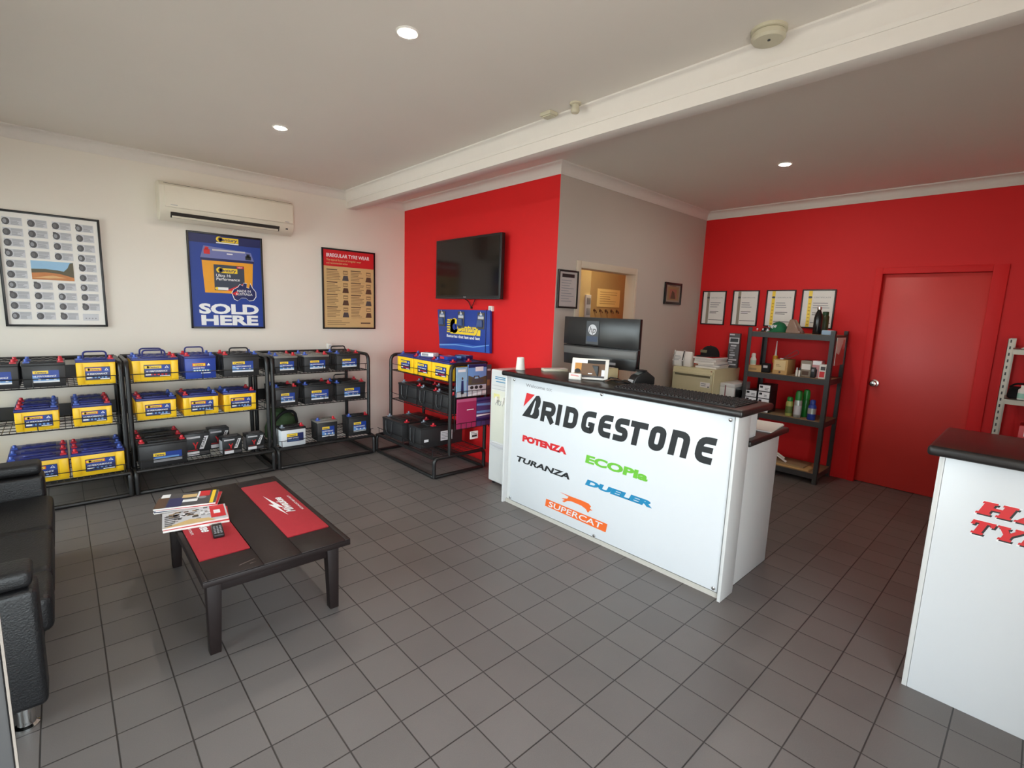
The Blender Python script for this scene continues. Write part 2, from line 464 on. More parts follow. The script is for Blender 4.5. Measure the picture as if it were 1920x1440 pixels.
# red door with its frame
dr = struct(empty('door_1', (XD, -0.31, 0)))
MB().box(0.045, 0.085, -0.37, 0.372, 0.006, 2.017).build('door_panel', DOORR, dr, 0.002)
kb = MB().lathe([(0.034, 0.045), (0.034, 0.036), (0.014, 0.032), (0.013, 0.0), (0.028, -0.008), (0.031, -0.02), (0.024, -0.032), (0.006, -0.036)], (0, 0.325, 0.99), 24, ax='x').build('door_knob', CHROME, dr)
ar = MB().box(-0.016, 0.0, 0.372, 0.430, 0, 2.075).box(-0.016, 0.0, -0.465, -0.37, 0, 2.075).box(-0.016, 0.0, -0.37, 0.372, 2.018, 2.075)
ar.box(0.0, 0.09, 0.373, 0.393, 0, 2.04).box(0.0, 0.09, -0.39, -0.371, 0, 2.04).box(0, 0.09, -0.39, 0.393, 2.02, 2.042)
ar.build('door_frame', WALLR, dr, 0.003)
# doorway to the storeroom
dw = struct(empty('door_2', (DX0, YC, 0)))
fw = DX1-DX0
MB().box(-0.058, 0.0, -0.014, 0, 0, DZ+0.06).box(fw, fw+0.03, -0.014, 0, 0, DZ+0.06).box(0, fw, -0.014, 0, DZ, DZ+0.06)\
    .box(-0.03, 0, 0, 0.11, 0, DZ).box(fw, fw+0.03, 0, 0.11, 0, DZ).box(-0.03, fw+0.03, 0, 0.11, DZ, DZ+0.03).build('door_frame', mat('door_frame_paint', (206, 192, 172), 0.5, var=0.02), dw, 0.002)
# storeroom lamp
sl = bpy.data.lights.new('storeroom_lamp', 'AREA'); sl.shape = 'DISK'; sl.size = 0.3; sl.energy = 9; sl.color = (1.0, 0.78, 0.46)
so = bpy.data.objects.new('storeroom_lamp', sl); so.location = (2.8, 2.2, 2.7); COL.objects.link(so)
# open glazed entrance door beside the camera
gd = struct(empty('door_3', (-1.717, -0.3, 0)))
MB().box(-0.09, -0.004, -0.02, 0.02, 0.0, 2.1).box(-1.1, -1.01, -0.02, 0.02, 0, 2.1).box(-1.01, -0.09, -0.02, 0.02, 0, 0.12).box(-1.01, -0.09, -0.02, 0.02, 2.0, 2.1).build('door_frame', DKALU, gd, 0.003)
MB().box(-0.0032, -0.0008, -0.0210, -0.0195, 0.0, 2.1).build('door_seal', SEAL, gd)
MB().box(-1.01, -0.09, -0.003, 0.003, 0.12, 2.0).build('door_pane', GLASS, gd)

# ================================================================ ceiling fittings
def downlight(x, y, label):
    t = thing('downlight', label, 'ceiling light', (x, y, ZC), group='recessed downlights in the ceiling')
    MB().lathe([(0.036, -0.001), (0.037, -0.006), (0.046, -0.007), (0.052, -0.001), (0.052, 0.0)], seg=28).build('trim_ring', WALLWHITE, t)
    MB().lathe([(0.0355, -0.0062), (0.0355, -0.0075)], seg=24).build('lamp_lens', LAMP, t)
downlight(-0.394, 1.067, 'lit round downlight in the white ceiling, nearest the camera')
downlight(-0.391, 2.80, 'lit round downlight in the white ceiling near the air conditioner')
downlight(2.66, 0.52, 'lit round downlight beyond the ceiling beam, over the reception counter')
t = thing('smoke_detector', 'round cream smoke detector on the ceiling beside the beam', 'smoke detector', (0.675, -0.085, ZC))
MB().lathe([(0.072, 0.0), (0.072, -0.012), (0.066, -0.014)], seg=32).build('base', DETW, t)
MB().lathe([(0.062, -0.014), (0.066, -0.018), (0.068, -0.036), (0.060, -0.046), (0.030, -0.051), (0.008, -0.052)], seg=32).build('cover', DETW, t)
MB().lathe([(0.006, -0.051), (0.006, -0.055), (0.003, -0.056)], (-0.02, -0.012, 0), 10).build('indicator', DKGREY, t)
MB().lathe([(0.063, -0.0125), (0.063, -0.0185)], seg=32).build('vent_gap', mat('detector_slot', (120, 112, 86), 0.7), t)
t = thing('junction_box', 'small square cream box on the ceiling beside the beam', 'sensor', (0.69, 1.215, ZC), 0.0)
MB().box(-0.035, 0.035, -0.045, 0.045, -0.022, 0).build('box', DETW, t, 0.004)
MB().box(-0.027, 0.027, -0.037, 0.037, -0.028, -0.022).build('lid', DETW, t, 0.003)
t = thing('motion_sensor', 'small round cream motion sensor on the ceiling beside the square box', 'sensor', (0.69, 1.0, ZC))
MB().lathe([(0.034, 0), (0.034, -0.008), (0.022, -0.012)], seg=20).build('base', DETW, t)
MB().lathe([(0.021, -0.011), (0.024, -0.03), (0.026, -0.045), (0.02, -0.056), (0.008, -0.06)], seg=20).build('head', DETW, t)

# ================================================================ things on the back wall
def picture(name, label, cat, loc, rz, w, h, fw=0.014, dep=0.02, group=None, fm=None, back=PAPER):
    """framed print hung on a wall: local x right, z up, front towards -y; origin at its lower left back corner"""
    t = thing(name, label, cat, loc, rz, group)
    fr = MB()
    fr.box(0, fw, -dep, -0.001, 0, h).box(w-fw, w, -dep, -0.001, 0, h).box(fw, w-fw, -dep, -0.001, 0, fw).box(fw, w-fw, -dep, -0.001, h-fw, h)
    fr.build('frame', fm or FRAMEB, t, 0.002)
    MB().box(fw, w-fw, -dep*0.55, -0.002, fw, h-fw).build('backing', back, t)
    p = Print((0, -dep*0.55, 0), (1, 0, 0), (0, 0, 1))
    return t, p
# tyre range chart
t, p = picture('tyre_chart', 'large black framed white tyre chart on the white wall at far left', 'poster', (-1.945, YA, 1.295), 0, 0.605, 0.872, 0.016)
cw, ch = 0.1325, 0.078
random.seed(3)
for c in range(4):
    for r in range(10):
        x = 0.036+c*0.138; y = 0.872-0.115-r*0.0785
        if c in (1, 2) and r in (4, 5): continue
        if c == 3 and r == 9:
            p.rect(x, y, x+0.10, y+0.055, PLGREY, 1)
            for q in range(4): p.disc(x+0.02+q*0.02, y+0.018, 0.006, 0.005, PGREY, 2, 8)
            continue
        p.rect(x+0.004, y+0.004, x+0.112, y+0.062, PLGREY, 0)
        p.rect(x+0.048, y+0.040, x+0.108, y+0.060, mat('print_mid_grey', (176, 176, 180), 0.5), 1)
        p.disc(x+0.023, y+0.031, 0.0215, 0.026, PDGREY, 2, 14); p.disc(x+0.018, y+0.031, 0.011, 0.016, PGREY if (r+c) % 3 == 0 else mat('print_tyre', (104, 102, 104), 0.5), 3, 12)
        if (r*7+c*3) % 4 == 1: p.rect(x+0.004, y+0.045, x+0.022, y+0.062, PDGREY, 1)
        p.lines(x+0.05, y+0.008, x+0.105, y+0.038, 4, PGREY, 1, 0.5)
x0, y0, x1, y1 = 0.172, 0.366, 0.418, 0.510
p.rect(x0, y0, x1, y1, PSKY, 1)
p.poly([(x0, y0), (x1, y0), (x1, y0+0.06), (x0+.15, y0+.078), (x0+.08, y0+0.084), (x0, y0+0.08)], PHILL, 2)
p.poly([(x0, y0), (x1, y0), (x1, y0+0.025), (x0+.16, y0+.052), (x0+.08, y0+0.058), (x0, y0+0.05)], PEARTH, 3)
p.poly([(x0, y0+.012), (x0+.12, y0+.036), (x0+.2, y0+.02), (x0+.1, y0+.012)], mat('print_sand', (222, 176, 120), 0.5, var=0.1), 4)
p.poly([(x1-.06, y0+.07), (x1, y0+.05), (x1, y1), (x1-.02, y1-.005), (x1-.035, y0+.1)], PHILL, 3)
p.build('print', t)
# battery poster
def century_logo(p, x, y, w, h, L, stripes=False):
    p.rect(x+h*0.5, y, x+w, y+h*0.86, PYEL, L); p.disc(x+h*0.55, y+h*0.5, h*0.55, h*0.5, PYEL, L, 14)
    if stripes:
        for k in range(6): p.rect(x-h*0.12*(k % 2), y+h*(0.06+k*0.15), x+h*0.5, y+h*(0.14+k*0.15), PYEL, L+1)
    p.text('Century', x+h*0.3, y+h*0.22, h*0.55, PDBLUE, L+2, w=w-h*0.5, bold=0.02, shear=0.15)
t, p = picture('battery_poster', 'tall blue poster of an orange battery reading SOLD HERE under the air conditioner', 'poster', (-0.738, YA, 1.285), 0, 0.636, 0.885, 0.016, back=PBLUE)
p.rect(0.016, 0.016, 0.62, 0.869, PBLUE, 0)
p.rect(0.016, 0.79, 0.62, 0.869, PDBLUE, 1)
century_logo(p, 0.235, 0.81, 0.19, 0.05, 2)
p.rect(0.235, 0.797, 0.425, 0.807, PWHITE, 2)
PL = mat('print_lid_blue', (112, 120, 178), 0.4)
p.poly([(0.10, 0.655), (0.555, 0.655), (0.53, 0.735), (0.13, 0.765)], PL, 2); p.poly([(0.10, 0.655), (0.555, 0.655), (0.555, 0.632), (0.10, 0.632)], PDBLUE, 2)
p.rect(0.2, 0.725, 0.48, 0.74, PLGREY, 3); p.rect(0.13, 0.69, 0.18, 0.735, PRED, 3); p.rect(0.14, 0.73, 0.17, 0.755, PRED, 3); p.rect(0.48, 0.665, 0.53, 0.70, PBLACK, 3); p.rect(0.49, 0.69, 0.52, 0.72, PBLACK, 3); p.rect(0.32, 0.70, 0.37, 0.71, PWHITE, 3)
p.poly([(0.11, 0.632), (0.545, 0.632), (0.53, 0.335), (0.125, 0.335)], mat('print_battery_orange', (240, 166, 40), 0.4), 2)
p.rect(0.205, 0.36, 0.465, 0.60, mat('print_label_slate', (58, 66, 84), 0.4), 3)
century_logo(p, 0.225, 0.525, 0.18, 0.052, 4)
p.rect(0.40, 0.575, 0.46, 0.595, PRED, 4); p.text('NEW', 0.43, 0.579, 0.012, PWHITE, 5, align='c', bold=0.01)
p.text('Ultra Hi', 0.222, 0.487, 0.026, PWHITE, 4, bold=0.01, shear=0.1); p.text('Performance', 0.222, 0.455, 0.026, PWHITE, 4, bold=0.01, shear=0.1, w=0.2)
p.poly([(0.30, 0.36), (0.465, 0.36), (0.465, 0.44), (0.38, 0.40)], PRED, 4); p.rect(0.215, 0.365, 0.32, 0.39, PWHITE, 5); p.disc(0.222, 0.3775, 0.014, 0.014, PYEL, 6, 10)
au = [(0.345, 0.34), (0.36, 0.375), (0.40, 0.40), (0.42, 0.43), (0.445, 0.415), (0.455, 0.445), (0.485, 0.44), (0.48, 0.40), (0.505, 0.395), (0.515, 0.445), (0.535, 0.40), (0.565, 0.36), (0.565, 0.31), (0.54, 0.275), (0.50, 0.268), (0.47, 0.295), (0.43, 0.295), (0.395, 0.265), (0.365, 0.28)]
p.poly(au, PWHITE, 5); cx_, cy_ = 0.455, 0.35
p.poly([(cx_+(a-cx_)*0.94, cy_+(b-cy_)*0.94) for a, b in au], PDBLUE, 6)
p.poly([(0.35, 0.335), (0.39, 0.36), (0.41, 0.34), (0.385, 0.315)], PRED, 7)
p.text('MADE IN', 0.455, 0.352, 0.022, PWHITE, 8, align='c', bold=0.01, w=0.12); p.text('AUSTRALIA', 0.455, 0.322, 0.022, PWHITE, 8, align='c', bold=0.01, w=0.15)
p.text('SOLD', 0.068, 0.142, 0.085, PWHITE, 3, w=0.515, bold=0.045); p.text('HERE', 0.082, 0.035, 0.085, PWHITE, 3, w=0.492, bold=0.045)
p.build('print', t)
# tyre wear chart
t, p = picture('tyre_wear_poster', 'black framed cream poster with red heading IRREGULAR TYRE WEAR', 'poster', (0.49, YA, 1.282), 0, 0.62, 0.875, 0.017, back=PCREAM)
p.rect(0.017, 0.685, 0.603, 0.858, PRED, 1)
p.text('IRREGULAR TYRE WEAR', 0.05, 0.783, 0.036, PWHITE, 2, w=0.50, bold=0.02)
p.text('The typical factors of irregular wear', 0.05, 0.742, 0.021, PCREAM, 2, w=0.40, bold=0.01); p.text('and recommended action', 0.05, 0.708, 0.021, PCREAM, 2, w=0.24, bold=0.01)
random.seed(5)
for c in range(2):
    for r in range(4):
        x = 0.05+c*0.275; y = 0.535-r*0.135
        p.lines(x, y, x+0.16, y+0.10, 6, PTAN, 1, 0.45); p.rect(x, y+0.108, x+0.12, y+0.118, PBROWN, 1)
        p.rect(x, y-0.012, x+0.17, y-0.010, PTAN, 1)
        p.poly([(x+0.175, y), (x+0.25, y), (x+0.24, y+0.055), (x+0.19, y+0.055)], PBROWN if (c+r) % 3 else PDGREY, 2)
        p.rect(x+0.185, y+0.068, x+0.24, y+0.11, PTAN, 1); p.rect(x+0.19, y+0.08, x+0.235, y+0.095, PCREAM, 2)
p.lines(0.05, 0.04, 0.35, 0.10, 3, PTAN, 1, 0.4); p.rect(0.44, 0.06, 0.56, 0.075, PBROWN, 2)
p.build('print', t)
# air conditioner
t = thing('air_conditioner', 'long cream split air conditioner high on the white wall', 'air conditioner', (-0.945, YA, 2.215))
W, H, D = 1.095, 0.33, 0.20
prof = [(0, 0.02), (-0.10, 0.0), (-0.155, 0.028), (-0.185, 0.075), (-D, 0.12), (-D, 0.285), (-0.17, 0.318), (-0.10, H), (0, H)]
MB().prism(prof, (0, 0, 0), (0, 1, 0), (0, 0, 1), (W, 0, 0)).build('body', ACW, t, 0.006, 3)
MB().box(0.035, W-0.01, -D-0.008, -D+0.005, 0.108, 0.29).build('front_panel', ACW, t, 0.006, 3)
q = MB(); nn = Vector((0, -0.047, -0.03)).normalized()
MB().prism([(0.075, 0), (W-0.135, 0), (W-0.135, 0.052), (0.075, 0.052)], (0, -0.157, 0.029), (1, 0, 0), Vector((0, -0.03, 0.047)).normalized(), nn*0.004).build('outlet_slot', ACD, t)
MB().prism([(0.085, 0), (W-0.145, 0), (W-0.145, 0.018), (0.085, 0.018)], (0, -0.159, 0.031), (1, 0, 0), Vector((0, -0.03, 0.047)).normalized(), nn*0.008).build('louvre', ACW, t, 0.002)
MB().box(0.035, W-0.01, -0.183, -0.155, 0.302, 0.3065).build('intake_gap', ACD, t)
pp = Print((0, -D-0.008, 0), (1, 0, 0), (0, 0, 1)); pp.lines(0.075, 0.125, 0.125, 0.13, 1, PGREY, 0, 0.9, False).lines(W-0.09, 0.118, W-0.05, 0.124, 1, PGREY, 0, 0.9, False)
pp.build('badge', t)
MB().box(W-0.075, W-0.055, -0.179, -0.17, 0.052, 0.064).build('sensor_eye', DKGREY, t)

# ================================================================ battery racks
SHZ = (0.205, 0.575, 0.888)
def rack(label, loc, rz, W, D, pf, group='black steel battery racks'):
    """local: x along the front, y away from the front; floor loop, two side frames, three wire shelves"""
    t = thing('battery_rack', label, 'shelf rack', loc, rz, group)
    r = 0.0175; zt = 1.045
    for x in (r, W-r):
        m = MB()
        m.tube(rpath([(x, 0.0+r, 0.012), (x, r, 0.19), (x, D-r, 0.19), (x, D-r, 0.012)], [0, .05, .05, 0]), r, 10)
        m.tube(rpath([(x, pf, 0.195), (x, pf, zt), (x, D-r, zt), (x, D-r, 0.19)], [0, .075, .075, 0], 7), r, 10)
        m.build('side_frame', STEELB, t)
    m = MB(); z = r
    m.tube(rpath([(r, r, z), (W-r, r, z), (W-r, D-r, z), (r, D-r, z)], .03, 3, True), r*0.95, 8, True)
    m.build('base_frame', STEELB, t)
    MB().tube([(r, r+.004, 0.19), (W-r, r+.004, 0.19)], r*0.8, 8).build('front_bar', STEELB, t)
    MB().tube([(r, D-r, zt), (W-r, D-r, zt)], r, 8).build('rear_bar', STEELB, t)
    for i, z in enumerate(SHZ):
        y0 = 0.03 if i == 0 else pf+0.002; y1 = D-0.03; xa, xb = 2*r-.004, W-2*r+.004
        m = MB()
        m.tube([(xa, y0, z-.0058), (xb, y0, z-.0058), (xb, y1, z-.0058), (xa, y1, z-.0058)], 0.005, 5, True)
        n = 26
        for k in range(1, n): m.tube([(xa+(xb-xa)*k/n, y0, z-.0035), (xa+(xb-xa)*k/n, y1, z-.0035)], 0.0022, 4)
        for k in range(1, 5): m.tube([(xa, y0+(y1-y0)*k/5, z-.008), (xb, y0+(y1-y0)*k/5, z-.008)], 0.003, 4)
        if i > 0: m.box(xa, xb, y1-.004, y1+.002, z, z+.10)
        m.build('wire_shelf', STEELB, t)
        if i > 0 or pf > 0.15 or True:
            m = MB(); yr = y0-0.004; zr = z+0.062
            m.tube([(xa-.01, yr, zr), (xb+.01, yr, zr)], 0.0032, 5)
            for k in (0.02, 0.5, 0.98): m.tube([(xa+(xb-xa)*k, yr, z-.004), (xa+(xb-xa)*k, yr, zr)], 0.003, 5)
            m.build('front_rail', STEELB, t)
    return t
RACKY = 3.62
rack('black steel battery rack with yellow batteries, at left by the sofa', (-2.322, RACKY, 0), 0, 1.02, 0.70, 0.135)
rack('black steel battery rack with yellow, blue and black batteries, under the blue poster', (-1.298, RACKY, 0), 0, 1.05, 0.70, 0.135)
rack('black steel battery rack full of black batteries, under the tyre wear poster', (-0.238, RACKY, 0), 0, 0.99, 0.70, 0.135)
rack('black steel battery rack by the red wall under the television', (0.765, 3.685, 0), -math.pi/2, 1.135, 0.62, 0.185)

# ---- batteries
BK = {  # case, lid, handle, terminal colours, label style
 'yellow': (YEL, NAVY, NAVY, TRED, TBLU, 'hp'), 'yellow_red': (YEL, NAVY, NAVY, TRED, TBLU, 'hpr'), 'blue': (BLUEB, NAVY, NAVY, TRED, TBLU, 'mp'),
 'black': (BLKB, BLKL, BLKL, TRED, TBLU, 'blk'), 'black_grey': (BLKB, GRYT, BLKL, TRED, TBLU, 'blk'), 'white': (WHTB, BLKL, BLKL, TRED, TGRY, 'wht'),
 'deep': (BLKB, BLKL, BLKL, TRED, TGRY, None), 'truck': (BLKB, BLKL, BLKL, TRED, TRED, 'trk')}
BCACHE = {}
def battery_label(style, w, h):
    p = Print((0, 0, 0), (1, 0, 0), (0, 0, 1))
    lw, lh = (min(0.17, w*0.62), h*0.56)
    x0 = -lw/2+w*0.03; y0 = h*0.22
    if style == 'trk': lw = w*0.6; x0 = -w*0.22; lh = h*0.5; y0 = h*0.2
    x1, y1 = x0+lw, y0+lh
    if style in ('hp', 'hpr'):
        p.rect(x0-.003, y0-.003, x1+.003, y1+.003, PBLACK, 0); p.rect(x0, y0, x1, y1, PDBLUE, 1); p.rect(x0, y0+lh*.55, x1, y1, PBLUE, 2)
        p.rect(x0, y0+lh*.70, x0+lw*.66, y0+lh*.95, PORANGE if style == 'hp' else PYEL, 3); p.disc(x0+lw*.1, y0+lh*.83, lw*.085, lh*.12, PYEL, 4, 12); p.rect(x0+lw*.1, y0+lh*.735, x0+lw*.62, y0+lh*.92, PYEL, 4)
        p.text('Century', x0+lw*.17, y0+lh*.77, lh*.10, PDBLUE, 5, w=lw*.42, bold=0.03, shear=.15)
        p.poly([(x1-lw*.22, y0+lh*.72), (x1-lw*.05, y0+lh*.72), (x1-lw*.135, y0+lh*.94)], PWHITE, 4); p.poly([(x1-lw*.18, y0+lh*.76), (x1-lw*.09, y0+lh*.76), (x1-lw*.135, y0+lh*.87)], PBLUE, 5)
        p.text('HI PERFORMANCE', x0+lw*.05, y0+lh*.40, lh*.13, PWHITE, 3, w=lw*.84, bold=0.02, shear=.15)
        for k in range(6): p.disc(x0+lw*(.10+k*.145), y0+lh*.19, lw*.05, lh*.09, PLBLUE if style == 'hp' else PRED, 3, 8)
        p.rect(x0+lw*.03, y0+lh*.12, x0+lw*.24, y0+lh*.26, PWHITE, 4)
        p.rect(x1-lw*.42, y0+.001, x1-lw*.02, y0+lh*.075, PWHITE, 3)
    elif style == 'mp':
        p.rect(x0+lw*.02, y0+lh*.70, x0+lw*.70, y0+lh*.97, PORANGE, 1); p.rect(x0+lw*.06, y0+lh*.74, x0+lw*.68, y0+lh*.93, PYEL, 2); p.text('Century', x0+lw*.14, y0+lh*.78, lh*.11, PDBLUE, 3, w=lw*.46, bold=.03, shear=.15)
        p.poly([(x1-lw*.22, y0+lh*.74), (x1-lw*.05, y0+lh*.74), (x1-lw*.135, y0+lh*.96)], PWHITE, 2)
        p.text('MARINE PRO', x0+lw*.05, y0+lh*.48, lh*.12, PWHITE, 1, w=lw*.6, bold=.02, shear=.1)
        p.rect(x0+lw*.05, y0+lh*.20, x1-lw*.06, y0+lh*.40, PTEAL, 1)
        for k in range(6): p.rect(x0+lw*(.08+k*.14), y0+lh*.24, x0+lw*(.17+k*.14), y0+lh*.36, PWHITE, 2)
        p.rect(x0+lw*.45, y0+lh*.05, x1-lw*.05, y0+lh*.12, PWHITE, 1)
    elif style == 'blk':
        p.rect(x0, y0, x1, y1, PLBLUE, 0)
        p.poly([(x0+lw*.35, y0+lh*.3), (x1, y0+lh*.3), (x1, y1), (x0, y1), (x0, y0+lh*.62)], PBLUE, 1)
        p.rect(x0, y0, x1, y0+lh*.14, PWHITE, 1)
        p.rect(x0+lw*.02, y0+lh*.72, x0+lw*.60, y0+lh*.98, PYEL, 2); p.text('Century', x0+lw*.1, y0+lh*.77, lh*.13, PDBLUE, 3, w=lw*.44, bold=.03, shear=.15)
        p.text('HI PERFORMANCE', x0+lw*.05, y0+lh*.46, lh*.13, PWHITE, 3, w=lw*.84, bold=.02, shear=.15)
        for k in range(6): p.rect(x0+lw*(.06+k*.145), y0+lh*.20, x0+lw*(.16+k*.145), y0+lh*.34, PWHITE if k % 2 else PLBLUE, 2)
    elif style == 'wht':
        p.rect(x0, y0+lh*.1, x1+lw*.1, y1, PDBLUE, 0); p.rect(x0, y0+lh*.66, x0+lw*.7, y0+lh*.97, PYEL, 1); p.text('Century', x0+lw*.12, y0+lh*.73, lh*.14, PDBLUE, 2, w=lw*.5, bold=.03, shear=.15)
        p.rect(x0+lw*.05, y0+lh*.2, x0+lw*.8, y0+lh*.32, PLBLUE, 1); p.text('DEEP CYCLE', x0+lw*.05, y0+lh*.42, lh*.13, PWHITE, 1, w=lw*.7, bold=.02)
    elif style == 'trk':
        p.rect(x0, y0, x1, y0+lh*.9, PBLUE, 0); p.poly([(x0, y0), (x1, y0), (x1, y0+lh*.25), (x0, y0+lh*.4)], PGREY, 1); p.rect(x0, y0+lh*.55, x0+lw*.42, y0+lh*.86, PYEL, 2)
        p.text('Century', x0+lw*.06, y0+lh*.61, lh*.16, PDBLUE, 3, w=lw*.33, bold=.03, shear=.15)
        p.lines(x0+.01, y0+lh*.28, x1-.02, y0+lh*.52, 1, PLBLUE, 2, .6, False)
    return p.mesh('label')
def battery(kind, w, h, d, loc, rz, label, group=None, rev=False, handle=None, front=True, name='car_battery', rope=False):
    """local: origin at the middle of the base, front towards -y; rev = red terminal on the left"""
    case, lid, hm, tr, tb, style = BK[kind]
    key = (kind, round(w, 3), round(h, 3), round(d, 3))
    if key not in BCACHE:
        hl = 0.024; C = {}
        c = MB().frustum((-w/2+.003, w/2-.003, -d/2+.003, d/2-.003), 0, (-w/2, w/2, -d/2, d/2), h-hl)
        if kind in ('yellow', 'yellow_red', 'blue', 'black', 'black_grey', 'truck'):
            for sx in (-1, 1):
                for k in range(4): c.box(sx*(w/2-.002)-.003*(sx < 0)-0, sx*(w/2-.002)+.003*(sx > 0), -d*.36+k*d*.2, -d*.36+k*d*.2+d*.1, .02, h-hl-.015)
        if kind in ('yellow', 'yellow_red'):
            c.box(-w/2+.002, -w/2+w*.16, -d/2-.002, -d/2+.01, .012, h-hl-.006).box(w/2-w*.16, w/2-.002, -d/2-.002, -d/2+.01, .012, h-hl-.006)
        C['case'] = c.mesh('case', [case], .003, 2)
        l = MB().box(-w/2-.002, w/2+.002, -d/2-.002, d/2+.002, h-hl, h-.006).box(-w*.30, w*.30, -d*.28, d*.28, h-.006, h+.004)
        for k in range(3): l.box(-w*.24+k*w*.18, -w*.24+k*w*.18+w*.1, -d*.2, d*.2, h+.004, h+.008)
        C['lid'] = l.mesh('lid', [lid], .002, 2)
        C['tr'] = MB().box(-.017, .017, -.022, .022, h-.008, h+.004).lathe([(.0115, h+.004), (.0105, h+.021), (.008, h+.024)], seg=12).mesh('terminal_cap', [tr], .001, 1)
        C['tb'] = MB().box(-.017, .017, -.022, .022, h-.008, h+.004).lathe([(.0115, h+.004), (.0105, h+.021), (.008, h+.024)], seg=12).mesh('terminal_cap', [tb], .001, 1)
        hw = min(.075, w*.3)
        C['up'] = MB().tube(rpath([(-hw, 0, h), (-hw, 0, h+.052), (hw, 0, h+.052), (hw, 0, h)], [0, .025, .025, 0]), .0062, 8).mesh('handle', [hm])
        C['flat'] = MB().tube(rpath([(-hw, -d*.05, h+.010), (-hw, -d*.36, h+.018), (hw, -d*.36, h+.018), (hw, -d*.05, h+.010)], [0, .03, .03, 0]), .0055, 8).mesh('handle', [hm])
        rp = MB()
        rp.tube(rpath([(-w*.28, -d/2-.006, h*.86), (-w*.26, -d/2-.012, h*.22), (-.0, -d/2-.013, h*.12), (w*.02, -d/2-.010, h*.5), (w*.05, -d/2-.006, h*.9)], .05, 6), .005, 6)
        C['rope'] = rp.mesh('rope_handle', [DKGREY])
        if style:
            C['label'] = battery_label(style, w, h-hl)
        BCACHE[key] = C
    C = BCACHE[key]
    t = thing(name, label, 'battery', loc, rz, group)
    place('case', C['case'], t); place('lid', C['lid'], t)
    sx = -1 if rev else 1
    a = place('terminal_cap', C['tr'], t); a.location = (sx*(w/2-.024), -d*.18, 0); a['label'] = 'red terminal cap'
    b = place('terminal_cap', C['tb'], t); b.location = (-sx*(w/2-.024), -d*.18, 0)
    if handle in ('up', 'flat'): place('handle', C[handle], t)
    if rope: place('rope_handle', C['rope'], t)
    if style and front:
        o = place('label', C['label'], t); o.location = (0, -d/2-(.0022 if kind in ('yellow', 'yellow_red') else .0006), 0)
    return t
def row(kind, x0, x1, h, sh, n, phrase, group, rev=False, handles=(), d=0.165, y0=3.766, gap=0.012):
    """n batteries one behind another on a rack along the back wall"""
    w = x1-x0
    for k in range(n):
        y = y0+d/2+k*(d+gap)
        colour = 'black' if kind in ('deep', 'truck', 'black_grey') else kind.split('_')[0]
        lab = phrase if k == 0 else ('%s battery just behind the %s' if k == 1 else 'rearmost %s battery behind the %s') % (colour, phrase)
        hd = handles[k] if k < len(handles) else None
        battery(kind, w, h, d, (x0+w/2, y, SHZ[sh]), 0, lab, group, rev if k == 0 else rev, hd)
G1, G2, G3, G4 = 'batteries on the left rack', 'batteries on the rack under the blue poster', 'batteries on the rack under the wear poster', 'batteries on the rack by the red wall'
# left rack
row('black', -2.105, -1.88, .178, 2, 2, 'black battery cut by the photo edge, left rack top shelf', G1)
row('black', -1.862, -1.635, .178, 2, 2, 'black battery left of the yellow one, left rack top shelf', G1)
row('yellow', -1.576, -1.348, .190, 2, 1, 'yellow battery with raised handle, left rack top shelf', G1, handles=('up',))
row('yellow', -1.925, -1.695, .164, 1, 3, 'yellow battery at left, left rack middle shelf', G1, rev=True, handles=('flat', None, None), d=.16)
row('yellow', -1.618, -1.391, .166, 1, 3, 'yellow battery at right, left rack middle shelf', G1, handles=('flat', None, None), d=.16)
row('yellow', -1.985, -1.668, .182, 0, 3, 'wide sofa-hidden yellow battery, left rack bottom shelf', G1, handles=('flat',), y0=3.70)
row('yellow', -1.652, -1.342, .182, 0, 3, 'wide yellow battery right of the sofa, left rack bottom shelf', G1, rev=True, handles=('flat', 'flat'), y0=3.70)
# rack under the blue poster
row('yellow_red', -1.246, -.943, .190, 2, 2, 'wide yellow battery, blue poster rack top shelf', G2, handles=('up', 'up'))
row('blue', -.897, -.671, .195, 2, 2, 'bright blue battery, blue poster rack top shelf', G2, rev=True, handles=(None, 'up'))
row('black', -.613, -.327, .195, 2, 2, 'black battery right of the blue one, poster rack top shelf', G2, rev=True, handles=('up', None))
row('yellow', -1.240, -.974, .178, 1, 2, 'leftmost yellow battery, blue poster rack middle shelf', G2, rev=True)
row('yellow', -.925, -.667, .178, 1, 2, 'central yellow battery, blue poster rack middle shelf', G2, rev=True)
row('yellow', -.625, -.365, .178, 1, 2, 'rightmost yellow battery, blue poster rack middle shelf', G2)
row('truck', -1.254, -.934, .20, 0, 3, 'large black battery, blue poster rack bottom shelf', G2, rev=True, y0=3.66, d=.18)
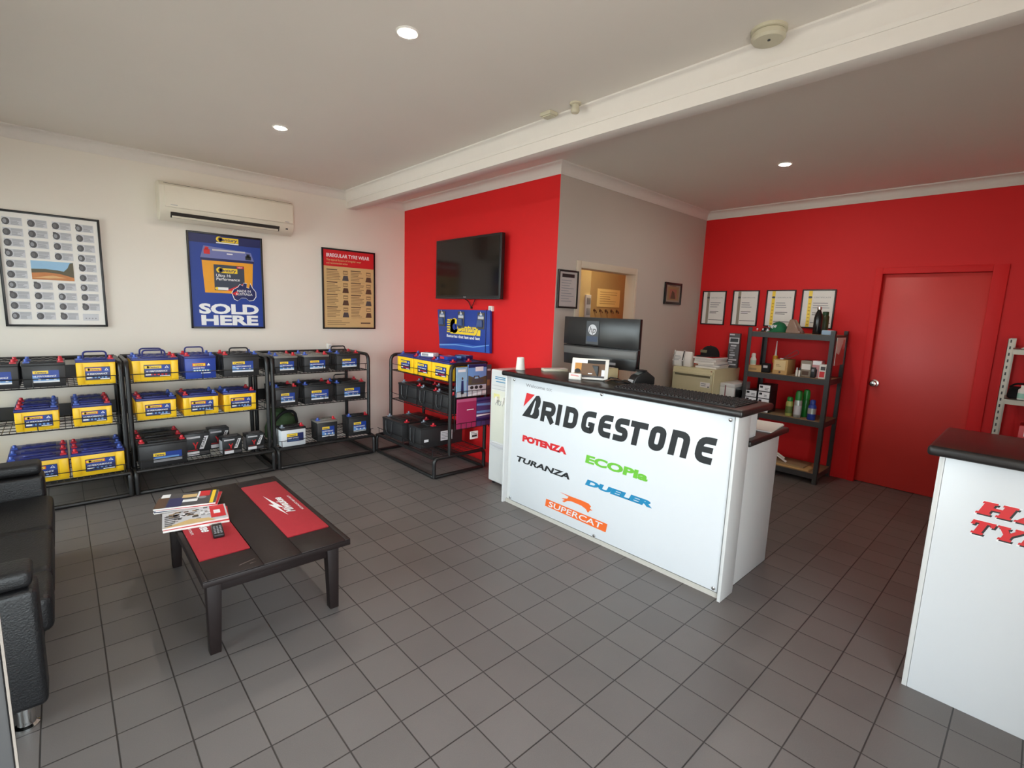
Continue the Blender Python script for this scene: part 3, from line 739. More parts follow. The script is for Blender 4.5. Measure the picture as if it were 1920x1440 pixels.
# small boxed batteries
def boxed(w, h, d, loc, rz, label, half=False):
    t = thing('motorcycle_battery_box', label, 'battery', loc, rz, 'small black boxed batteries with white stripes')
    MB().box(-w/2, w/2, -d/2, d/2, 0, h).build('carton', PBLACK, t, .0015)
    MB().box(-w*.32, w*.32, -d*.3, d*.3, h, h+.004).build('top_flap', PDGREY, t)
    p = Print((0, -d/2, 0), (1, 0, 0), (0, 0, 1))
    p.rect(-w*.42, h*.80, w*.12, h*.88, PLGREY, 0); p.rect(-w*.42, h*.05, w*.06, h*.22, PWHITE, 0)
    p.poly([(w*.06, h*.30), (w*.24, h*.30), (w*.46, h*.86), (w*.30, h*.86)], PWHITE, 0)
    p.poly([(-w*.2, h*.62), (-w*.14, h*.62), (-w*.08, h*.50), (-w*.02, h*.62), (w*.04, h*.62), (-w*.05, h*.44), (-w*.05, h*.34), (-w*.11, h*.34), (-w*.11, h*.44)], PRED, 0)
    p.lines(-w*.4, h*.25, 0, h*.31, 1, PRED, 0, .5, False)
    p.rect(w*.08, h*.06, w*.45, h*.2, PDGREY, 0)
    p.build('print', t)
    y = Print((w*.20, -d/2, h*.33), (w*.22, 0, h*.56), (-h*.56, 0, w*.22), base=.0012); y.text('YUASA', .002, -.0, w*.10, PBLACK, 0, w=math.hypot(w*.22, h*.5)*.93, bold=.03); y.build('stripe_lettering', t)
    p2 = Print((-w/2, d/2, 0), (0, -1, 0), (0, 0, 1)); p2.rect(d*.1, h*.08, d*.9, h*.8, PLGREY, 0); p2.build('side_print', t)
boxed(.185, .20, .13, (-.836, 3.86, SHZ[0]), 0.0, 'black boxed battery touching the large black battery, blue poster rack bottom shelf')
boxed(.155, .155, .11, (-.592, 3.755, SHZ[0]), 0.06, 'front middle small black boxed battery, blue poster rack bottom shelf')
boxed(.165, .185, .12, (-.635, 4.02, SHZ[0]), 0.0, 'black boxed battery behind the front middle one, blue poster rack bottom shelf')
boxed(.15, .15, .11, (-.395, 3.785, SHZ[0]), 0.03, 'small black boxed battery by the right post, blue poster rack bottom shelf')
# rack under the tyre wear poster
row('black_grey', -.194, .012, .172, 2, 2, 'leftmost black battery, wear poster rack top shelf', G3)
row('black_grey', .077, .318, .172, 2, 2, 'middle black battery, wear poster rack top shelf', G3)
row('black', .399, .648, .176, 2, 2, 'rightmost black battery, wear poster rack top shelf', G3, handles=(None, 'up'))
row('black', -.194, .012, .185, 1, 2, 'leftmost black battery, wear poster rack middle shelf', G3)
row('black', .073, .352, .19, 1, 2, 'middle black battery, wear poster rack middle shelf', G3)
row('black', .393, .705, .185, 1, 2, 'rightmost black battery, wear poster rack middle shelf', G3, handles=(None, 'up'))
row('white', -.188, .035, .182, 0, 1, 'white battery with black lid, wear poster rack bottom shelf', G3, y0=3.66)
row('black_grey', .156, .358, .205, 0, 1, 'black battery right of the white one, wear poster rack bottom shelf', G3, y0=3.68)
row('black', .488, .712, .205, 0, 1, 'black battery by the right post, wear poster rack bottom shelf', G3, handles=('flat',), y0=3.70)
t = thing('canvas_bag', 'crumpled dark green canvas bag behind the white battery', 'bag', (-.045, 4.10, SHZ[0]))
m = MB(); random.seed(11)
prof = [(0.0, .145, .12), (.10, .15, .125), (.20, .13, .11), (.27, .09, .08), (.30, .03, .03)]
seg = 18; vs = []
for z, rx, ry in prof:
    for k in range(seg):
        a = 2*math.pi*k/seg; j = 1+random.uniform(-.09, .09)
        vs.append((rx*math.cos(a)*j-.05*(z > .2), ry*math.sin(a)*j, z+random.uniform(-.008, .008)*(z > 0)))
fs = [(i*seg+k, i*seg+(k+1) % seg, (i+1)*seg+(k+1) % seg, (i+1)*seg+k) for i in range(len(prof)-1) for k in range(seg)]+[tuple(reversed(range(seg))), tuple(range((len(prof)-1)*seg, len(prof)*seg))]
m.add(vs, fs).build('bag_body', OLIVE, t)
MB().tube(rpath([(-.10, -.10, .18), (-.02, -.13, .28), (.09, -.12, .27), (.13, -.06, .14)], .06), .014, 8).build('strap', CLOTHB, t)
t = thing('white_plug', 'small white box on top of the rack under the wear poster', 'plug', (.545, 4.302, 1.0625))
MB().box(-.028, .028, -.018, .018, 0, .062).build('body', WALLWHITE, t, .006, 3)
MB().box(-.012, .012, -.021, -.017, .02, .045).build('socket_face', PLGREY, t)
# rack by the red wall, fronts towards the room
def side(kind, y1, y0, h, sh, n, phrase, d=.17, xf=.962, **kw):
    w = y1-y0
    for k in range(n):
        lab = phrase if k == 0 else ('yellow' if kind[0] == 'y' else 'black')+' battery just behind the '+phrase
        battery(kind, w, h, d, (xf+d/2+k*(d+.012), (y0+y1)/2, SHZ[sh]), -math.pi/2, lab, G4, front=(k == 0), **(kw if k == 0 else {}))
side('yellow_red', 3.545, 3.235, .178, 2, 2, 'leftmost yellow battery on the rack by the red wall')
side('yellow_red', 3.222, 2.912, .178, 2, 2, 'middle yellow battery on the rack by the red wall')
side('yellow_red', 2.900, 2.605, .178, 2, 2, 'rightmost yellow battery on the rack by the red wall')
side('deep', 3.545, 3.19, .19, 1, 2, 'leftmost black battery on the middle shelf by the red wall', d=.175, xf=.972, rope=True)
side('deep', 3.165, 2.895, .185, 1, 2, 'middle black battery on the middle shelf by the red wall', d=.175, xf=.972, rope=True)
side('deep', 2.880, 2.60, .185, 1, 2, 'rightmost black battery on the middle shelf by the red wall', d=.175, xf=.972, rope=True)
side('deep', 3.60, 3.20, .195, 0, 2, 'leftmost black battery on the bottom shelf by the red wall', d=.22, xf=.816, rope=True)
t_ = battery('deep', .22, .21, .50, (1.077, 2.98, SHZ[0]), -math.pi/2, 'long black battery with a white label on the bottom shelf by the red wall', G4, rope=True)
p = Print((.11, 0, 0), (0, 1, 0), (0, 0, 1)); p.rect(-.02, .05, .12, .145, PWHITE, 0); p.lines(-.01, .06, .11, .135, 5, PGREY, 1, .4); p.build('label', t_)
p = Print((.11, 0, 0), (0, 1, 0), (0, 0, 1)); p.rect(-.21, .06, -.16, .085, PWHITE, 0); p.build('small_sticker', t_)
# flyers and packets lying on the top row
def flat_pack(name, label, cat, loc, rz, w, d, h, m, m2, group=None):
    t = thing(name, label, cat, loc, rz, group)
    MB().box(-w/2, w/2, -d/2, d/2, 0, h).build('pack', m, t, .001)
    p = Print((0, 0, h), (1, 0, 0), (0, 1, 0)); p.rect(-w*.42, -d*.42, w*.42, d*.1, m2, 0); p.lines(-w*.4, d*.15, w*.4, d*.4, 3, PWHITE, 0, .5); p.build('print', t)
    q = Print((0, -d/2, 0), (1, 0, 0), (0, 0, 1)); q.rect(-w*.42, h*.15, w*.1, h*.8, m2, 0); q.build('side_print', t)
ZT = SHZ[2]+.187
flat_pack('charger_packet', 'white and grey packet lying on the middle yellow battery by the red wall', 'packet', (1.07, 3.10, ZT), -1.2, .15, .09, .035, PWHITE, PGREY, 'packets on the top of the red wall rack')
flat_pack('charger_packet', 'blue packet with red print on the rightmost yellow battery by the red wall', 'packet', (1.05, 2.755, ZT), -1.7, .16, .10, .035, PBLUE, PRED, 'packets on the top of the red wall rack')
flat_pack('charger_packet', 'dark blue packet towards the back of the yellow batteries by the red wall', 'packet', (1.235, 2.755, ZT), -1.4, .15, .10, .035, PDBLUE, PLBLUE, 'packets on the top of the red wall rack')
# brochure holder on the end of that rack and its contents
t = thing('brochure_holder', 'black wire brochure holder on the end of the red wall rack', 'brochure rack', (0, 2.5465, 0))
m = MB()
for z0, z1 in ((.745, .80), (.445, .50)):
    for z in (z0, z1): m.tube([(.985, -.028, z), (1.40, -.028, z)], .0028, 5)
    m.tube([(.985, -.002, z0), (1.40, -.002, z0)], .0028, 5)
    for k in range(8):
        x = .985+.415*k/7
        m.tube([(x, -.002, z0), (x, -.028, z0), (x, -.028, z1)], .0025, 5)
m.tube([(.985, -.002, .42), (.985, -.002, 1.03)], .004, 5).tube([(1.40, -.002, .42), (1.40, -.002, 1.03)], .004, 5)
m.build('wire_frame', STEELB, t)
def brochure(label, x0, x1, z0, z1, base, art, th=.012, dy=0.0):
    o = thing('brochure', label, 'brochure', ((x0+x1)/2, 2.5425-dy, z0), 0, 'brochures in the wire holder')
    w, h = x1-x0, z1-z0
    MB().box(-w/2, w/2, -th-.004, -.004, 0, h).build('pages', base, o, .0008)
    p = Print((0, -th-.004, 0), (1, 0, 0), (0, 0, 1)); art(p, w, h); p.build('cover_print', o)
def art_man(p, w, h):
    p.rect(-w/2, 0, w/2, h, PSKY, 0); p.rect(-w*.4, h*.84, w*.35, h*.93, PWHITE, 1); p.poly([(-w*.1, h*.1), (w*.2, h*.1), (w*.15, h*.55), (-w*.05, h*.55)], PDBLUE, 1); p.disc(w*.05, h*.62, w*.08, h*.05, PBROWN, 1, 10); p.poly([(-w/2, 0), (w/2, 0), (w/2, h*.12), (-w/2, h*.2)], PLGREY, 1)
def art_car(p, w, h):
    p.rect(-w/2, 0, w/2, h, PLBLUE, 0); p.rect(-w/2, h*.90, w/2, h, PDBLUE, 1); p.poly([(-w/2, h*.35), (w/2, h*.35), (w/2, h*.62), (0, h*.55), (-w/2, h*.66)], PHILL, 1); p.rect(-w/2, 0, w/2, h*.34, PLGREY, 1)
    p.rect(-w*.12, h*.78, w*.32, h*.92, PWHITE, 2); p.poly([(-w*.34, h*.40), (w*.36, h*.40), (w*.34, h*.52), (w*.16, h*.54), (w*.08, h*.64), (-w*.18, h*.64), (-w*.30, h*.52)], PDGREY, 2); p.poly([(-w*.16, h*.55), (w*.06, h*.55), (w*.02, h*.61), (-w*.13, h*.61)], PSKY, 3)
    for q in (-.3, -.05, .2): p.disc(w*q, h*.27, w*.10, h*.055, PBLACK, 3, 12)
    p.poly([(-w/2, 0), (w/2, h*.06), (w/2, h*.14), (-w/2, h*.05)], PWHITE, 3)
def art_dark(p, w, h):
    p.rect(-w/2, 0, w/2, h, PDGREY, 0); p.rect(-w*.4, h*.8, w*.3, h*.86, PLGREY, 1); p.rect(-w*.4, h*.3, w*.2, h*.5, PTAN, 1)
def art_mag(p, w, h):
    p.rect(-w/2, 0, w/2, h, PPINK, 0); p.rect(w*.0, h*.60, w*.36, h*.63, PWHITE, 1); p.rect(-w/2, h*.9, w/2, h, mat('print_rose', (196, 96, 136), .5), 1)
def art_sky(p, w, h):
    p.rect(-w/2, 0, w/2, h, PPURP, 0)
    for k, c in enumerate((PDBLUE, PLBLUE, PPURP, PLBLUE, PWHITE, PDBLUE)):
        y = h*(.86-k*.13); p.poly([(-w/2, y), (w/2, y+h*.03*((-1)**k)), (w/2, y+h*.06), (-w/2, y+h*.07)], c, 1)
brochure('narrow blue brochure showing a walking figure, upper row of the wire holder', .99, 1.105, .748, 1.025, PSKY, art_man)
brochure('blue magazine showing a dark car, upper row of the wire holder', 1.118, 1.335, .748, 1.045, PLBLUE, art_car, .014)
brochure('dark brochure beside the water cooler, upper row of the wire holder', 1.342, 1.398, .748, 1.035, PDGREY, art_dark)
brochure('magenta booklet in the lower row of the wire holder', 1.0, 1.222, .448, .728, PPINK, art_mag, .014)
brochure('purple sky brochure beside the magenta booklet, lower row of the wire holder', 1.229, 1.396, .448, .722, PPURP, art_sky)
t = thing('price_tag_strip', 'small crumpled white tag hanging below the magenta booklet', 'tag', (1.19, 2.515, .335))
MB().box(-.045, .045, -.012, .0, .0, .075).build('tag_card', PAPER, t, .002)
p = Print((0, -.012, 0), (1, 0, 0), (0, 0, 1)); p.rect(-.03, .02, .03, .04, PBLACK, 0); p.lines(-.04, .045, .04, .07, 2, PDGREY, 0, .4); p.build('print', t)
MB().tube([(0, -.006, .075), (0.0, -.006, .11), (0, .0035, .112)], .002, 5).build('tie', PBLACK, t)

# ================================================================ red wall: television, sign board
t = thing('television', 'black flat television on the red wall', 'television', (XB, 2.985, 1.96))
MB().box(-.05, -.002, -.2, .2, -.15, .15).build('wall_bracket', STEELB, t)
MB().box(-.095, -.05, -.535, .535, -.305, .305).build('housing', BLACK, t, .006, 3)
MB().box(-.097, -.095, -.508, .508, -.27, .282).build('screen', SCREEN, t)
MB().box(-.0985, -.094, -.532, .532, -.302, -.292).build('bezel_strip', DKGREY, t)
p = Print((-.097, 0, -.285), (0, -1, 0), (0, 0, 1)); p.disc(-.02, .0, .008, .008, PGREY, 0, 10); p.text('LG', -.008, -.006, .013, PLGREY, 0, bold=.01); p.build('badge', t)
t = thing('television_cable', 'black cable hanging between the television and the blue sign board', 'cable', (XB-.004, 3.0, 1.56))
MB().tube(rpath([(-.018, .10, .105), (-.012, .03, .07), (-.008, -.01, .012), (-.012, -.05, .05), (-.018, -.09, .105)], .02), .004, 6).build('cord', BLACK, t)
MB().box(-.012, .003, -.02, .0, .0, .02).build('clip', BLACK, t)
t = thing('sign_board', 'blue battery sign board on the red wall under the television', 'sign', (XB, 3.1, 1.115))
pts = [(-.405, .0), (.46, .018), (.452, .44), (-.455, .43)]
MB().prism([(.402, .0), (-.468, .015), (-.452, .435), (.452, .425)], (-.045, 0, 0), (0, 1, 0), (0, 0, 1), (.028, 0, 0)).build('board', PBLUE, t, .002)
MB().box(-.018, .002, -.3, .3, .08, .36).build('wall_mount', STEELB, t)
p = Print((-.0455, 0, 0), (0, -1, 0), (0, 0, 1))
p.poly([(-.40, .004), (.462, .018), (.45, .10), (.25, .075), (.0, .085), (-.41, .05)], mat('print_mid_blue', (44, 86, 178), .4), 0)
p.poly([(-.40, .03), (-.1, .055), (.2, .05), (.455, .09), (.455, .10), (.2, .062), (-.1, .066), (-.405, .045)], PLBLUE, 1)
p.rect(-.20, .175, .315, .235, PYEL, 2); p.disc(-.13, .26, .075, .08, PYEL, 2, 18); p.rect(-.205, .19, -.12, .33, PYEL, 2)
for k in range(6): p.rect(-.265+.008*(k % 2), .185+k*.025, -.19, .200+k*.025, PYEL, 2)
p.disc(-.13, .25, .03, .035, PBLUE, 3, 12); p.rect(-.115, .225, -.05, .28, PBLUE, 3)
p.text('Century', -.07, .205, .07, PBLUE, 4, w=.36, bold=.05); p.text('Century', -.075, .210, .07, PYEL, 5, w=.36, bold=.03)
p.text('Batteries that last and last', -.265, .135, .028, PWHITE, 2, w=.575, bold=.025)
p.build('print', t)
MB().box(-.048, -.04, -.405, -.395, .02, .44).build('hinge_strip', PDBLUE, t)
for k, (y, lab) in enumerate(((3.455, 'leftmost'), (3.11, 'middle'), (2.778, 'rightmost'))):
    t = thing('blister_pack', '%s of the three small blister packs hanging on the blue sign board' % lab, 'blister pack', (XB-.046, y, 1.36), 0, 'blister packs on the sign board')
    MB().box(-.006, -.0008, -.055, .055, 0, .165).build('backing_card', PDGREY, t, .002)
    MB().prism([(-.042, .02), (.042, .02), (.036, .09), (-.036, .09)], (-.03, 0, 0), (0, -1, 0), (0, 0, 1), (.024, 0, 0)).build('blister', mat('blister_plastic', (70, 92, 140), .2), t, .004)
    q = Print((-.006, 0, 0), (0, -1, 0), (0, 0, 1)); q.rect(-.045, .10, .045, .125, PLGREY, 0); q.disc(0, .145, .02, .012, PLGREY, 0, 10); q.rect(-.04, .128, .04, .134, PLBLUE, 0); q.build('print', t)
    MB().tube([(.002, 0, .158), (-.012, 0, .16), (-.014, 0, .172)], .0025, 6).build('peg', WALLWHITE, t)
t = thing('cable_outlet', 'small white outlet on the red wall above the sign board corner', 'outlet', (XB, 2.665, 1.562))
MB().box(-.03, .0, -.028, .028, -.02, .03).build('body', WALLWHITE, t, .003)
MB().box(-.033, -.03, -.018, .018, -.01, .02).build('cover', PLGREY, t)

# ================================================================ coffee table and what lies on it
t = thing('coffee_table', 'dark brown wooden coffee table on the tiled floor', 'coffee table', (-.97, 1.74, 0))
TZ = .40; tw, td = .318, .585
m = MB()
m.box(-tw, tw, -td, td, TZ-.032, TZ-.006)
for x0, x1 in ((-tw, -.298), (-.082, .082), (.292, tw)): m.box(x0, x1, -td, td, TZ-.006, TZ)
m.box(-.298, -.082, -td, -.392, TZ-.006, TZ).box(.082, .292, -td, -.392, TZ-.006, TZ).box(-.298, -.082, .47, td, TZ-.006, TZ).box(.082, .292, .47, td, TZ-.006, TZ)
m.build('tabletop', WOOD, t, .004)
for sx in (-1, 1):
    for sy in (-1, 1):
        cx, cy = sx*.262, sy*.475
        MB().frustum((cx-.022+.006*sx, cx+.022+.006*sx, cy-.022, cy+.022), 0, (cx-.03, cx+.03, cy-.03, cy+.03), TZ-.032).build('leg', WOOD, t, .003)
MB().box(-.24, .24, -.487, -.467, TZ-.115, TZ-.032).box(-.24, .24, .467, .487, TZ-.115, TZ-.032).box(-.275, -.255, -.45, .45, TZ-.115, TZ-.032).box(.255, .275, -.45, .45, TZ-.115, TZ-.032).build('apron', WOOD, t, .002)
p = Print((0, -td, TZ+.0001), (1, 0, 0), (0, 1, 0)); p.poly([(-.17, .05), (-.10, .075), (-.098, .08), (-.165, .06)], WOODW, 0); p.poly([(-.13, .04), (-.10, .045), (-.125, .047)], WOODW, 0); p.build('scratches', t)
def cloth_mat(x, flip, label):
    t = thing('bar_mat', label, 'mat', (x, 1.78, TZ-.0055), math.pi if flip else 0, 'red mats on the coffee table')
    MB().box(-.103, .103, -.425, .425, 0, .0085).build('cloth', REDCLOTH, t, .002)
    p = Print((0, 0, .0085), (0, 1, 0), (-1, 0, 0))
    p.poly([(-.16, .012), (.05, .052), (.03, .03), (.20, .040), (-.04, -.002), (-.01, .022)], PWHITE, 0)
    p.text('Milwaukee', -.13, -.035, .042, PWHITE, 1, w=.26, bold=.03, shear=.35)
    p.text('NOTHING BUT HEAVY DUTY.', -.13, -.082, .011, PWHITE, 1, w=.26, bold=.01)
    p.build('logo_print', t)
cloth_mat(-.783, False, 'red cloth mat with white logo on the right half of the coffee table')
cloth_mat(-1.160, True, 'red cloth mat partly under the magazines on the left half of the coffee table')
def magazine(label, x, y, z, rz, w=.21, l=.285, h=.008, art=0, name='magazine'):
    t = thing(name, label, 'magazine', (x, y, z), rz, 'magazines on the coffee table')
    MB().box(-l/2, l/2, -w/2, w/2, .0006, h-.0006).build('pages', PAPER, t, .0005)
    MB().box(-l/2, l/2+.0005, -w/2-.0005, w/2+.0005, h-.0006, h).build('cover', (PDGREY, PLGREY, PDBLUE, PRED)[art], t)
    p = Print((0, 0, h), (1, 0, 0), (0, 1, 0)); L, Wd = l/2, w/2
    if art == 0:
        p.rect(-L, -Wd, -L+.05, Wd*.5, PBROWN, 0).rect(-L+.055, -Wd, -.02, Wd*.3, PDBLUE, 0).rect(-.03, .02, .04, .07, PCREAM, 1).rect(-.02, -.05, .05, -.01, PWHITE, 1).rect(L-.09, .02, L-.04, Wd, PRED, 1).rect(L-.10, .0, L-.09, Wd, PWHITE, 1).rect(L-.03, -Wd, L-.012, Wd, PYEL, 1).rect(-L+.01, .05, -L+.05, Wd, PWHITE, 1)
        p.disc(.07, 0, .02, .02, PGREY, 1)
    elif art == 1:
        random.seed(21)
        for k in range(46):
            a, b = random.uniform(-L*.9, L*.5), random.uniform(-Wd*.7, Wd*.8); s_ = random.uniform(.008, .022)
            p.rect(a, b, a+s_*1.3, b+s_, random.choice((PDGREY, PBROWN, PGREY, PTAN, PBLACK, PWHITE)), 0)
        p.rect(L-.075, -Wd*.7, L-.008, Wd*.95, PRED, 1); p.rect(L-.06, -.02, L-.03, .03, PWHITE, 2); p.lines(-L+.01, -Wd+.01, -L+.06, Wd*.5, 6, PDGREY, 1, .5); p.poly([(-L, -Wd), (L*.6, -Wd), (L*.4, -Wd*.6), (-L*.2, -Wd*.4)], PCREAM, 1)
    p.build('cover_print', t)
magazine('lowest magazine of the back pile on the coffee table', -1.180, 2.112, TZ+.004, -.30, art=1)
magazine('second magazine up in the back pile on the coffee table', -1.185, 2.09, TZ+.0125, -.22, art=2)
magazine('third magazine up in the back pile on the coffee table', -1.172, 2.08, TZ+.021, -.33, art=3)
magazine('dark covered magazine on top of the back pile on the coffee table', -1.183, 2.088, TZ+.0295, -.29, art=0, h=.010)
magazine('lower magazine at the front of the pile, edge showing on the red mat', -1.185, 1.835, TZ+.004, -.17, art=3, h=.012)
magazine('glossy magazine with red corner at the front, leaning off the table edge', -1.19, 1.845, TZ+.0165, -.13, art=1, h=.010)
t = thing('remote_control', 'black remote control on the red mat beside the magazines', 'remote control', (-1.135, 1.625, TZ+.0032), -.12)
MB().box(-.024, .024, -.085, .06, 0, .02).build('body', BLACK, t, .006, 3)
b_ = MB()
for i in range(3):
    for k in range(5): b_.lathe([(.005, .02), (.005, .0225), (.003, .023)], (-.013+i*.013, -.065+k*.02, 0), 8)
b_.build('buttons', PGREY, t)

# ================================================================ sofa
t = thing('sofa', 'black leather sofa with chrome feet at the left edge', 'sofa', (-1.775, 1.2, 0))
MB().box(-.80, -.03, .02, 1.62, .085, .27).build('base', LEATH, t, .015, 3)
for y0, y1 in ((0.0, .15), (1.475, 1.63)):
    MB().box(-.80, .004, y0, y1, .085, .535).box(-.80, -.004, y0+.006, y1-.006, .54, .605).build('armrest', LEATH, t, .022, 4)
for y0, y1 in ((.155, .425), (.43, .925), (.93, 1.47)):
    MB().box(-.60, .034, y0, y1, .275, .425).build('seat_cushion', LEATH, t, .03, 4)
MB().box(-.86, -.70, .02, 1.61, .085, .80).build('backrest', LEATH, t, .04, 4)
for y0, y1 in ((.16, .80), (.805, 1.465)):
    MB().box(-.72, -.58, y0, y1, .42, .84).build('back_cushion', LEATH, t, .04, 4)
for x in (-.062, -.74):
    for y in (.055, 1.575):
        MB().lathe([(.036, 0), (.036, .006), (.026, .012), (.026, .085)], (x, y, 0), 20).build('foot', CHROME, t)

# ================================================================ reception counter
RY0, RY1 = -.03, 1.80
t = thing('reception_counter', 'white reception counter with black top and tyre brand lettering on its front', 'counter', (0, 0, 0))
c = MB()
c.box(.972, 1.10, RY0+.02, RY1-.02, .0, 1.045)
c.build('front_carcass', WHITE, t)
MB().box(.93, 1.09, RY0, RY0+.018, .0, 1.045).build('end_panel', WHITE, t, .002)
MB().box(.93, 1.09, RY1-.018, RY1, .0, 1.045).build('end_panel', WHITE, t, .002)
MB().box(1.09, 1.255, RY0+.03, RY0+.05, .892, 1.046).build('upper_gusset', WHITE, t)
MB().box(1.10, 1.255, RY1-.05, RY1-.03, .892, 1.046).build('upper_gusset', WHITE, t)
MB().box(1.10, 1.645, RY0+.03, RY0+.048, .0, .857).build('desk_side', WHITE, t, .002)
MB().box(1.10, 1.645, RY1-.048, RY1-.03, .0, .857).build('desk_side', WHITE, t, .002)
MB().box(.905, 1.335, RY0-.025, RY1+.025, 1.046, 1.085).build('counter_top', BLKTOP, t, .014, 4)
MB().box(1.10, 1.69, RY0-.01, RY1+.01, .856, .892).build('desk_top', BLKTOP, t, .012, 4)
MB().box(.958, .972, RY0+.019, RY1-.019, .0, .03).build('kick_strip', mat('pale_kick_strip', (196, 192, 184), .5), t)
fp = MB().box(.952, .960, RY0+.03, RY1-.075, .038, 1.038).build('sign_panel', PANELW, t, .001)
p = Print((.952, 1.62, 0), (0, -1, 0), (0, 0, 1), base=.0008)
H = .155; T_ = .0405; ZB = .748
NST = [0]
def stk(u0, pts, r=0.0, closed=False, w=T_):
    NST[0] += 1
    q = rpath([(a, b, 0) for a, b in pts], r, 5, closed)
    sh = .16
    p.stroke([(u0+v.x, v.y) for v in q], w, PBLACK, 1+(NST[0] % 6)*.12, closed)
n0 = len(p.mb.v)
h2 = T_/2
def L_(u0, w, ch):
    if ch == 'R':
        stk(u0, [(h2, 0), (h2, H)]); stk(u0, [(h2, H-h2), (w-h2, H-h2), (w-h2, H*.44), (h2, H*.44)], [0, .035, .035, 0]); stk(u0, [(w*.46, H*.46), (w-.012, 0)], w=.042)
    elif ch == 'I': stk(u0, [(h2, 0), (h2, H)])
    elif ch == 'D': stk(u0, [(h2, 0), (h2, H)]); stk(u0, [(h2, H-h2), (w-h2, H-h2), (w-h2, h2), (h2, h2)], [0, .045, .045, 0])
    elif ch == 'G': stk(u0, [(w, H-h2), (h2, H-h2), (h2, h2), (w-h2, h2), (w-h2, H*.50)], [0, .05, .05, .012, 0]); stk(u0, [(w-h2, H*.42), (w*.52, H*.42)], w=.03)
    elif ch == 'E': stk(u0, [(w, H-h2), (h2, H-h2), (h2, h2), (w, h2)], [0, .05, .05, 0]); stk(u0, [(h2, H*.52), (w*.92, H*.52)], w=.034)
    elif ch == 'S': stk(u0, [(w-.004, H-h2*1.0), (h2, H-h2), (h2, H*.5), (w-h2, H*.5), (w-h2, h2), (0, h2)], [0, .045, .04, .04, .045, 0])
    elif ch == 'T': stk(u0, [(-.004, H-h2), (w, H-h2)]); stk(u0, [(w*.27+h2-.008, 0), (w*.27+h2-.008, H)])
    elif ch == 'O': stk(u0, [(h2, h2), (h2, H-h2), (w-h2, H-h2), (w-h2, h2)], .05, True)
    elif ch == 'N': stk(u0, [(h2, 0), (h2, H-h2), (w-h2, H-h2), (w-h2, 0)], [0, .0, .05, 0])
for u0, w, ch in ((.198, .135, 'R'), (.350, .042, 'I'), (.425, .12, 'D'), (.583, .112, 'G'), (.727, .105, 'E'), (.854, .106, 'S'), (.972, .118, 'T'), (1.110, .108, 'O'), (1.250, .118, 'N'), (1.409, .106, 'E')):
    L_(u0, w, ch)
# slant the letters and put them on their line
for i in range(n0, len(p.mb.v)):
    v = Vector(p.mb.v[i]); u = 1.62-v.y; z = v.z
    p.mb.v[i] = (v.x, 1.62-(u+.16*z), z+ZB)
p.build('main_lettering', fp)['label'] = 'large black lettering'
p = Print((.952, 1.62, 0), (0, -1, 0), (0, 0, 1), base=.0008)
p.poly([(.004, .752), (.148, .752), (.172, .762), (.187, .79), (.186, .82), (.176, .838), (.192, .858), (.199, .89), (.194, .918), (.180, .935), (.150, .930)], PBLACK, 1)
p.poly([(.094, .776), (.112, .776), (.128, .80), (.148, .885), (.141, .893)], PANELW, 2)
p.build('initial_letter', fp)['label'] = 'large black slashed initial letter'
def words(label, *calls):
    q = Print((.952, 1.62, 0), (0, -1, 0), (0, 0, 1), base=.0008)
    for fn, args, kw in calls: getattr(q, fn)(*args, **kw)
    q.build('lettering', fp)['label'] = label
words('red triangle of the large lettering', ('poly', ([(.046, .937), (.132, .934), (.016, .826)], PRED, 1), {}))
words('small grey welcome line', ('text', ('Welcome to:', .034, .985, .024, PGREY, 1), dict(w=.27, bold=.005)))
words('red lettering', ('text', ('POTENZA', .018, .556, .043, PRED, 1), dict(w=.455, bold=.07, shear=.05)))
words('thin black lettering', ('text', ('TURANZA', -.035, .380, .040, PBLACK, 1), dict(w=.55, bold=.04, shear=.22)))
words('green lettering', ('text', ('ECOPIa', .645, .544, .050, PGREEN, 1), dict(w=.49, bold=.05, shear=.08)))
words('blue lettering', ('text', ('DUELER', .655, .388, .036, PTEAL, 1), dict(w=.525, bold=.065, shear=.18)))
catp = [(0.427, 0.262), (0.472, 0.262), (0.532, 0.261), (0.589, 0.262), (0.645, 0.263), (0.696, 0.26), (0.718, 0.247), (0.709, 0.23), (0.733, 0.219), (0.713, 0.217), (0.695, 0.192), (0.676, 0.213), (0.634, 0.225), (0.584, 0.226), (0.541, 0.227), (0.505, 0.218), (0.477, 0.197), (0.457, 0.203), (0.483, 0.217), (0.449, 0.221), (0.504, 0.235), (0.515, 0.252), (0.48, 0.257)]
words('orange bar with white lettering and a leaping cat', ('poly', ([(.292, .112), (.852, .108), (.862, .170), (.300, .170)], PORANGE, 1), {}), ('text', ('SUPERCAT', .325, .120, .040, PANELW, 2), dict(w=.50, bold=.012, shear=.15)), ('poly', (catp, PORANGE, 1), {}))
words('white blank sticker', ('rect', (1.02, .938, 1.145, .965, PWHITE, 1), {}))
for y, z in ((1.715, 1.02), (.87, 1.03), (.02, 1.02), (1.715, .055), (.86, .05), (.02, .055)):
    MB().lathe([(.011, .952), (.010, .946), (.005, .944)], (0, y, z), 14, ax='x').build('panel_screw', CHROME, fp)
